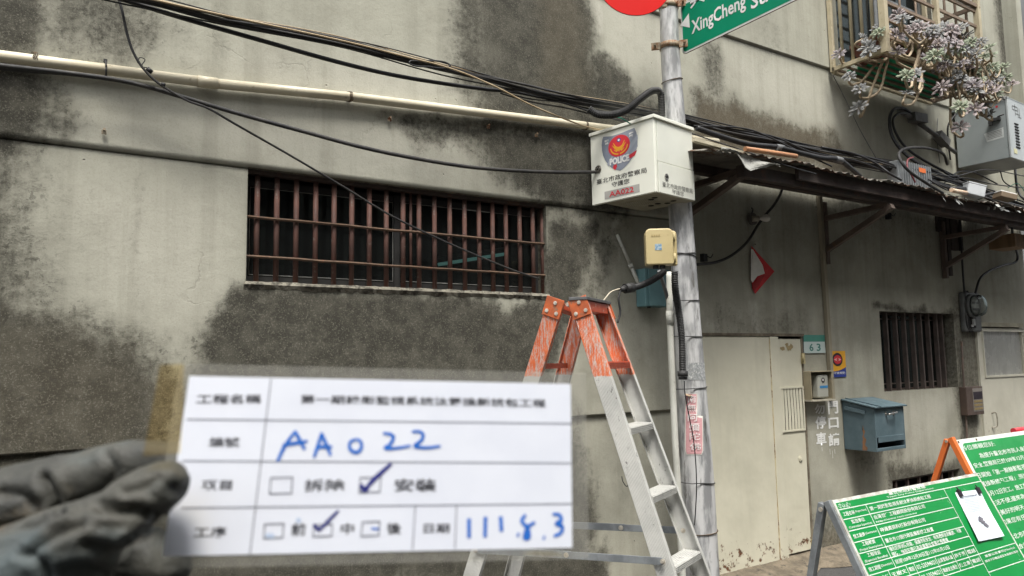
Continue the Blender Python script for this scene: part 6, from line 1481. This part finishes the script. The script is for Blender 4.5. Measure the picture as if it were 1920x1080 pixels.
# print layout measured on the sheet: zoomed view had the paper corners at (40,70) (1848,100) (1852,872) (-85,918)
_cp = [DP(*k[:2], 1.0)-CAM for k in K]
def cuv(zx, zy):                            # sight line -> sheet coordinates
    px_, py_ = 340+zx/2.526, 680+zy/2.526; p = PP(px_, py_, KP[0], NC)
    u, v = .5, .5
    for _ in range(12):
        e = p-card(u, v); u += e.dot(exC)/((KP[1]-KP[0]).length); v -= e.dot(eyC)/((KP[0]-KP[3]).length)
    return u, v
M_LINE = M('table_line', (.16, .17, .22), None, 5, .6, bm=0); M_CINK = M('card_ink', (.035, .035, .045), None, 5, .6, bm=0); M_BINK = M('blue_marker', (.02, .16, .60), (.015, .13, .52), 200, .5, bm=0); M_NINK = M('navy_marker', (.015, .02, .22), None, 5, .5, bm=0)
q = MB()
def cl(a, b_, wd=.00055):
    ua, va = cuv(*a); ub, vb = cuv(*b_); ribbon(q, [card(ua+(ub-ua)*k/6, va+(vb-va)*k/6, .00025) for k in range(7)], wd, NC)
cl((25, 268), (1848, 288)); cl((5, 465), (1850, 475)); cl((0, 688), (1852, 668)); cl((425, 75), (325, 908)); cl((1108, 676), (1095, 885)); cl((1303, 674), (1296, 880))
def cbox(pts, mb=None, wd=.0006):
    p = [card(*cuv(*a), .0003) for a in pts]; p.append(p[0])
    for a, b_ in zip(p, p[1:]): ribbon(q, [a-(b_-a).normalized()*wd/2, b_+(b_-a).normalized()*wd/2], wd, NC)
cbox([(425, 545), (527, 543), (522, 618), (418, 622)]); cbox([(848, 545), (945, 542), (940, 612), (842, 616)])
cbox([(395, 765), (485, 762), (480, 828), (390, 832)]); cbox([(628, 768), (715, 765), (712, 820), (624, 824)]); cbox([(858, 755), (940, 752), (935, 818), (852, 822)])
q.obj('table_line', M_LINE, ck)
def ctext(s, z0, z1, h, mat=M_CINK, bold=.012):
    a, b_ = cuv(*z0), cuv(*z1); pa_, pb_ = card(*a, .0003), card(*b_, .0003); xd_ = (pb_-pa_).normalized(); yd_ = NC.cross(xd_)
    text(s, (pa_+pb_)/2, xd_, yd_, (pb_-pa_).length, h*(KP[0]-KP[3]).length/845, mat, ck, bold=bold)
ctext('工程名稱', (72, 172), (378, 172), 46); ctext('第一期錄影監視系統汰舊換新統包工程', (565, 172), (1725, 192), 44)
ctext('編號', (132, 376), (275, 376), 46); ctext('項目', (95, 580), (240, 580), 44); ctext('拆除', (583, 582), (775, 580), 58); ctext('安裝', (1010, 580), (1208, 580), 62)
ctext('工序', (60, 803), (215, 801), 48); ctext('前', (520, 790), (590, 789), 56); ctext('中', (755, 787), (818, 786), 52); ctext('後', (972, 785), (1042, 784), 54); ctext('日期', (1148, 784), (1270, 784), 46)
def hand(strokes, mat, wd, name='handwriting'):
    mb = MB()
    for st in strokes:
        p = spline([card(*cuv(*s_), .00035) for s_ in st], 6) if len(st) > 2 else [card(*cuv(*s_), .00035) for s_ in st]
        n = len(p); ws = [wd*(.75+.35*math.sin(math.pi*(i+.5)/n)) for i in range(n)]; ribbon(mb, p, ws, NC)
    mb.obj(name, mat, ck)
hand([[(455, 468), (490, 395), (540, 325)], [(537, 322), (560, 365), (585, 412)], [(478, 392), (530, 383), (598, 372)],
      [(628, 450), (648, 390), (665, 332)], [(664, 332), (685, 385), (708, 440)], [(640, 402), (680, 398), (715, 400)],
      [(832, 362), (800, 375), (800, 410), (830, 425), (852, 405), (850, 375), (832, 362)],
      [(955, 335), (985, 338), (1005, 352), (990, 385), (965, 405), (1020, 405), (1085, 393)],
      [(1092, 328), (1125, 326), (1145, 342), (1135, 370), (1105, 395), (1160, 403), (1228, 395)]], M_BINK, .0018)
hand([[(1362, 738), (1362, 830)], [(1440, 730), (1438, 826)], [(1512, 728), (1516, 800)], [(1590, 812), (1600, 818)], [(1630, 720), (1612, 750), (1640, 785), (1645, 825), (1625, 828), (1640, 780), (1675, 755)], [(1712, 828), (1722, 830)], [(1758, 716), (1790, 722), (1798, 748), (1776, 762), (1802, 775), (1797, 805), (1764, 822)]], M_BINK, .0021)
hand([[(850, 575), (862, 600), (872, 602)], [(870, 600), (920, 545), (995, 478)], [(852, 590), (870, 603), (885, 590)]], M_NINK, .0022)
hand([[(625, 765), (650, 790), (660, 790)], [(655, 792), (700, 745), (745, 700)]], M_NINK, .0016)
hand([[(900, 785), (935, 788)]], M_BINK, .0010)
M_SMUDGE = M('pale_blue_smudge', (.56, .68, .88), None, 5, .6, bm=0)
hand([[(400, 818), (440, 822)], [(545, 745), (565, 748)]], M_SMUDGE, .0022, 'ink_smudge')

# glove: rounded links merged into one skin
def glove_mesh():
    import bmesh
    bm = bmesh.new()
    def ball(c, r):
        bmesh.ops.create_icosphere(bm, subdivisions=2, radius=r, matrix=Matrix.Translation(c))
    def chain(lst):
        pts = [(DP(x_, y_, d), r*d/FPX) for x_, y_, d, r in lst]
        for (a, ra), (b_, rb) in zip(pts, pts[1:]):
            n = max(3, int((b_-a).length/(min(ra, rb)*.25)))
            for k in range(n+1): t = k/n; ball(a.lerp(b_, t), ra+(rb-ra)*t)
    # thumb in front of the sheet: tip, joint, base, heel of the hand
    chain([(316, 905, .363, 44), (286, 922, .363, 52), (246, 946, .364, 57), (214, 968, .364, 54), (180, 992, .364, 66), (130, 1030, .366, 88), (60, 1090, .372, 120), (-60, 1180, .385, 160), (-220, 1330, .39, 190)])
    chain([(190, 1000, .358, 50), (120, 1090, .357, 85), (20, 1180, .365, 110), (-120, 1260, .38, 140)])
    chain([(60, 1075, .352, 70), (130, 1022, .350, 58), (190, 994, .350, 46), (232, 992, .352, 36)])
    # index finger behind the sheet
    chain([(372, 862, .425, 36), (320, 862, .425, 38), (250, 868, .424, 42), (190, 882, .424, 47), (120, 912, .425, 62), (30, 945, .43, 76), (-80, 1000, .43, 100), (-200, 1110, .42, 150), (-300, 1280, .41, 190)])
    chain([(230, 935, .462, 40), (150, 965, .458, 56), (60, 990, .45, 70)])
    # middle, ring and little fingers folded behind and below
    chain([(318, 1062, .42, 42), (270, 1040, .43, 52), (190, 1030, .445, 56), (90, 1010, .45, 62), (-40, 1020, .45, 84), (-200, 1120, .44, 130)])
    chain([(352, 1150, .415, 40), (290, 1120, .43, 50), (190, 1100, .45, 56), (60, 1090, .46, 64), (-80, 1100, .46, 90), (-220, 1180, .44, 140)])
    chain([(330, 1230, .41, 36), (260, 1200, .43, 44), (150, 1180, .45, 50), (20, 1170, .46, 62), (-140, 1190, .45, 100), (-240, 1250, .43, 150)])
    # wrist and sleeve out of frame, low towards the holder
    chain([(-220, 1330, .40, 210), (-420, 1620, .40, 190), (-640, 2000, .40, 200), (-800, 2400, .40, 230)])
    me = bpy.data.meshes.new('glove'); bm.to_mesh(me); bm.free(); return me
def glove_material():
    mt, t, b, o = nodes('grey_coated_glove'); co = N(t, 'TexCoord').outputs['Object']
    c = mix(t, ramp(t, noise(t, co, 16, 6), .35, .65), (.078, .076, .064), (.044, .045, .041))
    c = mix(t, mth(t, 'MULTIPLY', ramp(t, noise(t, co, 9, 4), .48, .62), .7), c, (.085, .108, .112))
    c = mix(t, mth(t, 'MULTIPLY', ramp(t, noise(t, co, 22, 5), .56, .66), .55), c, (.125, .10, .066))
    t.links.new(c, b.inputs['Base Color']); b.inputs['Roughness'].default_value = .62; b.inputs['Specular IOR Level'].default_value = .35
    n1 = bump(t, noise(t, co, 55, 4), .55, .004, b); bump(t, noise(t, co, 520, 2), .6, .0012, b, n1); return mt
gv = thing('person', 'hand in a dark grey work glove gripping the white card at the left', 'person', DP(-60, 1180, .39))
o = link('glove', glove_mesh(), glove_material(), gv)
r = o.modifiers.new('remesh', 'REMESH'); r.mode = 'VOXEL'; r.voxel_size = .0014; r.use_smooth_shade = True
s = o.modifiers.new('smooth', 'SMOOTH'); s.factor = .6; s.iterations = 10
# pressed-in creases of the bent glove
bpy.context.view_layer.update()
me = bpy.data.meshes.new_from_object(o.evaluated_get(bpy.context.evaluated_depsgraph_get())); o.modifiers.clear(); me.name = 'glove'
n_ = len(me.vertices); a_ = np.empty(n_*3); me.vertices.foreach_get('co', a_); a_ = a_.reshape(-1, 3); nr_ = np.empty(n_*3); me.vertices.foreach_get('normal', nr_); nr_ = nr_.reshape(-1, 3)
gx, gy = nproj(a_); facing = np.clip(-((a_-np.array(CAM))*nr_).sum(1)/np.linalg.norm(a_-np.array(CAM), axis=1)*2, 0, 1); dsp = np.zeros(n_)
for ln, amp, wd in (([(188, 952), (225, 956), (262, 955), (295, 966)], .0050, 8), ([(298, 976), (272, 1000), (238, 1016)], .0035, 7), ([(84, 896), (92, 912), (104, 935), (112, 962)], .0050, 8), ([(112, 962), (60, 985), (0, 992)], .0035, 8),
                    ([(165, 1022), (195, 1030), (228, 1028)], .0035, 9), ([(120, 1068), (160, 1062), (200, 1078)], .003, 8), ([(322, 915), (338, 922), (356, 916)], .0035, 9), ([(150, 985), (110, 1000), (60, 1035)], .0030, 7), ([(240, 925), (275, 915), (300, 898)], .0018, 8), ([(40, 1040), (80, 1055), (95, 1080)], .003, 8), ([(200, 850), (215, 880), (212, 900)], .002, 8), ([(0, 925), (40, 930), (70, 950)], .003, 9)):
    dm = np.full(n_, 1e9)
    for (x0, y0), (x1, y1) in zip(ln, ln[1:]):
        dx, dy = x1-x0, y1-y0; tt = np.clip(((gx-x0)*dx+(gy-y0)*dy)/(dx*dx+dy*dy), 0, 1); dm = np.minimum(dm, np.hypot(gx-x0-tt*dx, gy-y0-tt*dy))
    dsp += -amp*np.exp(-(dm/wd)**2)+amp*.35*np.exp(-((dm-wd*2.6)/(wd*1.2))**2)
a_ += nr_*(dsp*facing)[:, None]; me.vertices.foreach_set('co', a_.ravel()); me.update(); me.materials.clear(); me.materials.append(o.data.materials[0]); o.data = me
tx = bpy.data.textures.new('fold_noise', 'CLOUDS'); tx.noise_scale = .022; tx.noise_depth = 2
d = o.modifiers.new('folds', 'DISPLACE'); d.texture = tx; d.strength = .004; d.mid_level = .5; d.texture_coords = 'GLOBAL'
s = o.modifiers.new('smooth_after', 'SMOOTH'); s.factor = .5; s.iterations = 3

flush_texts()
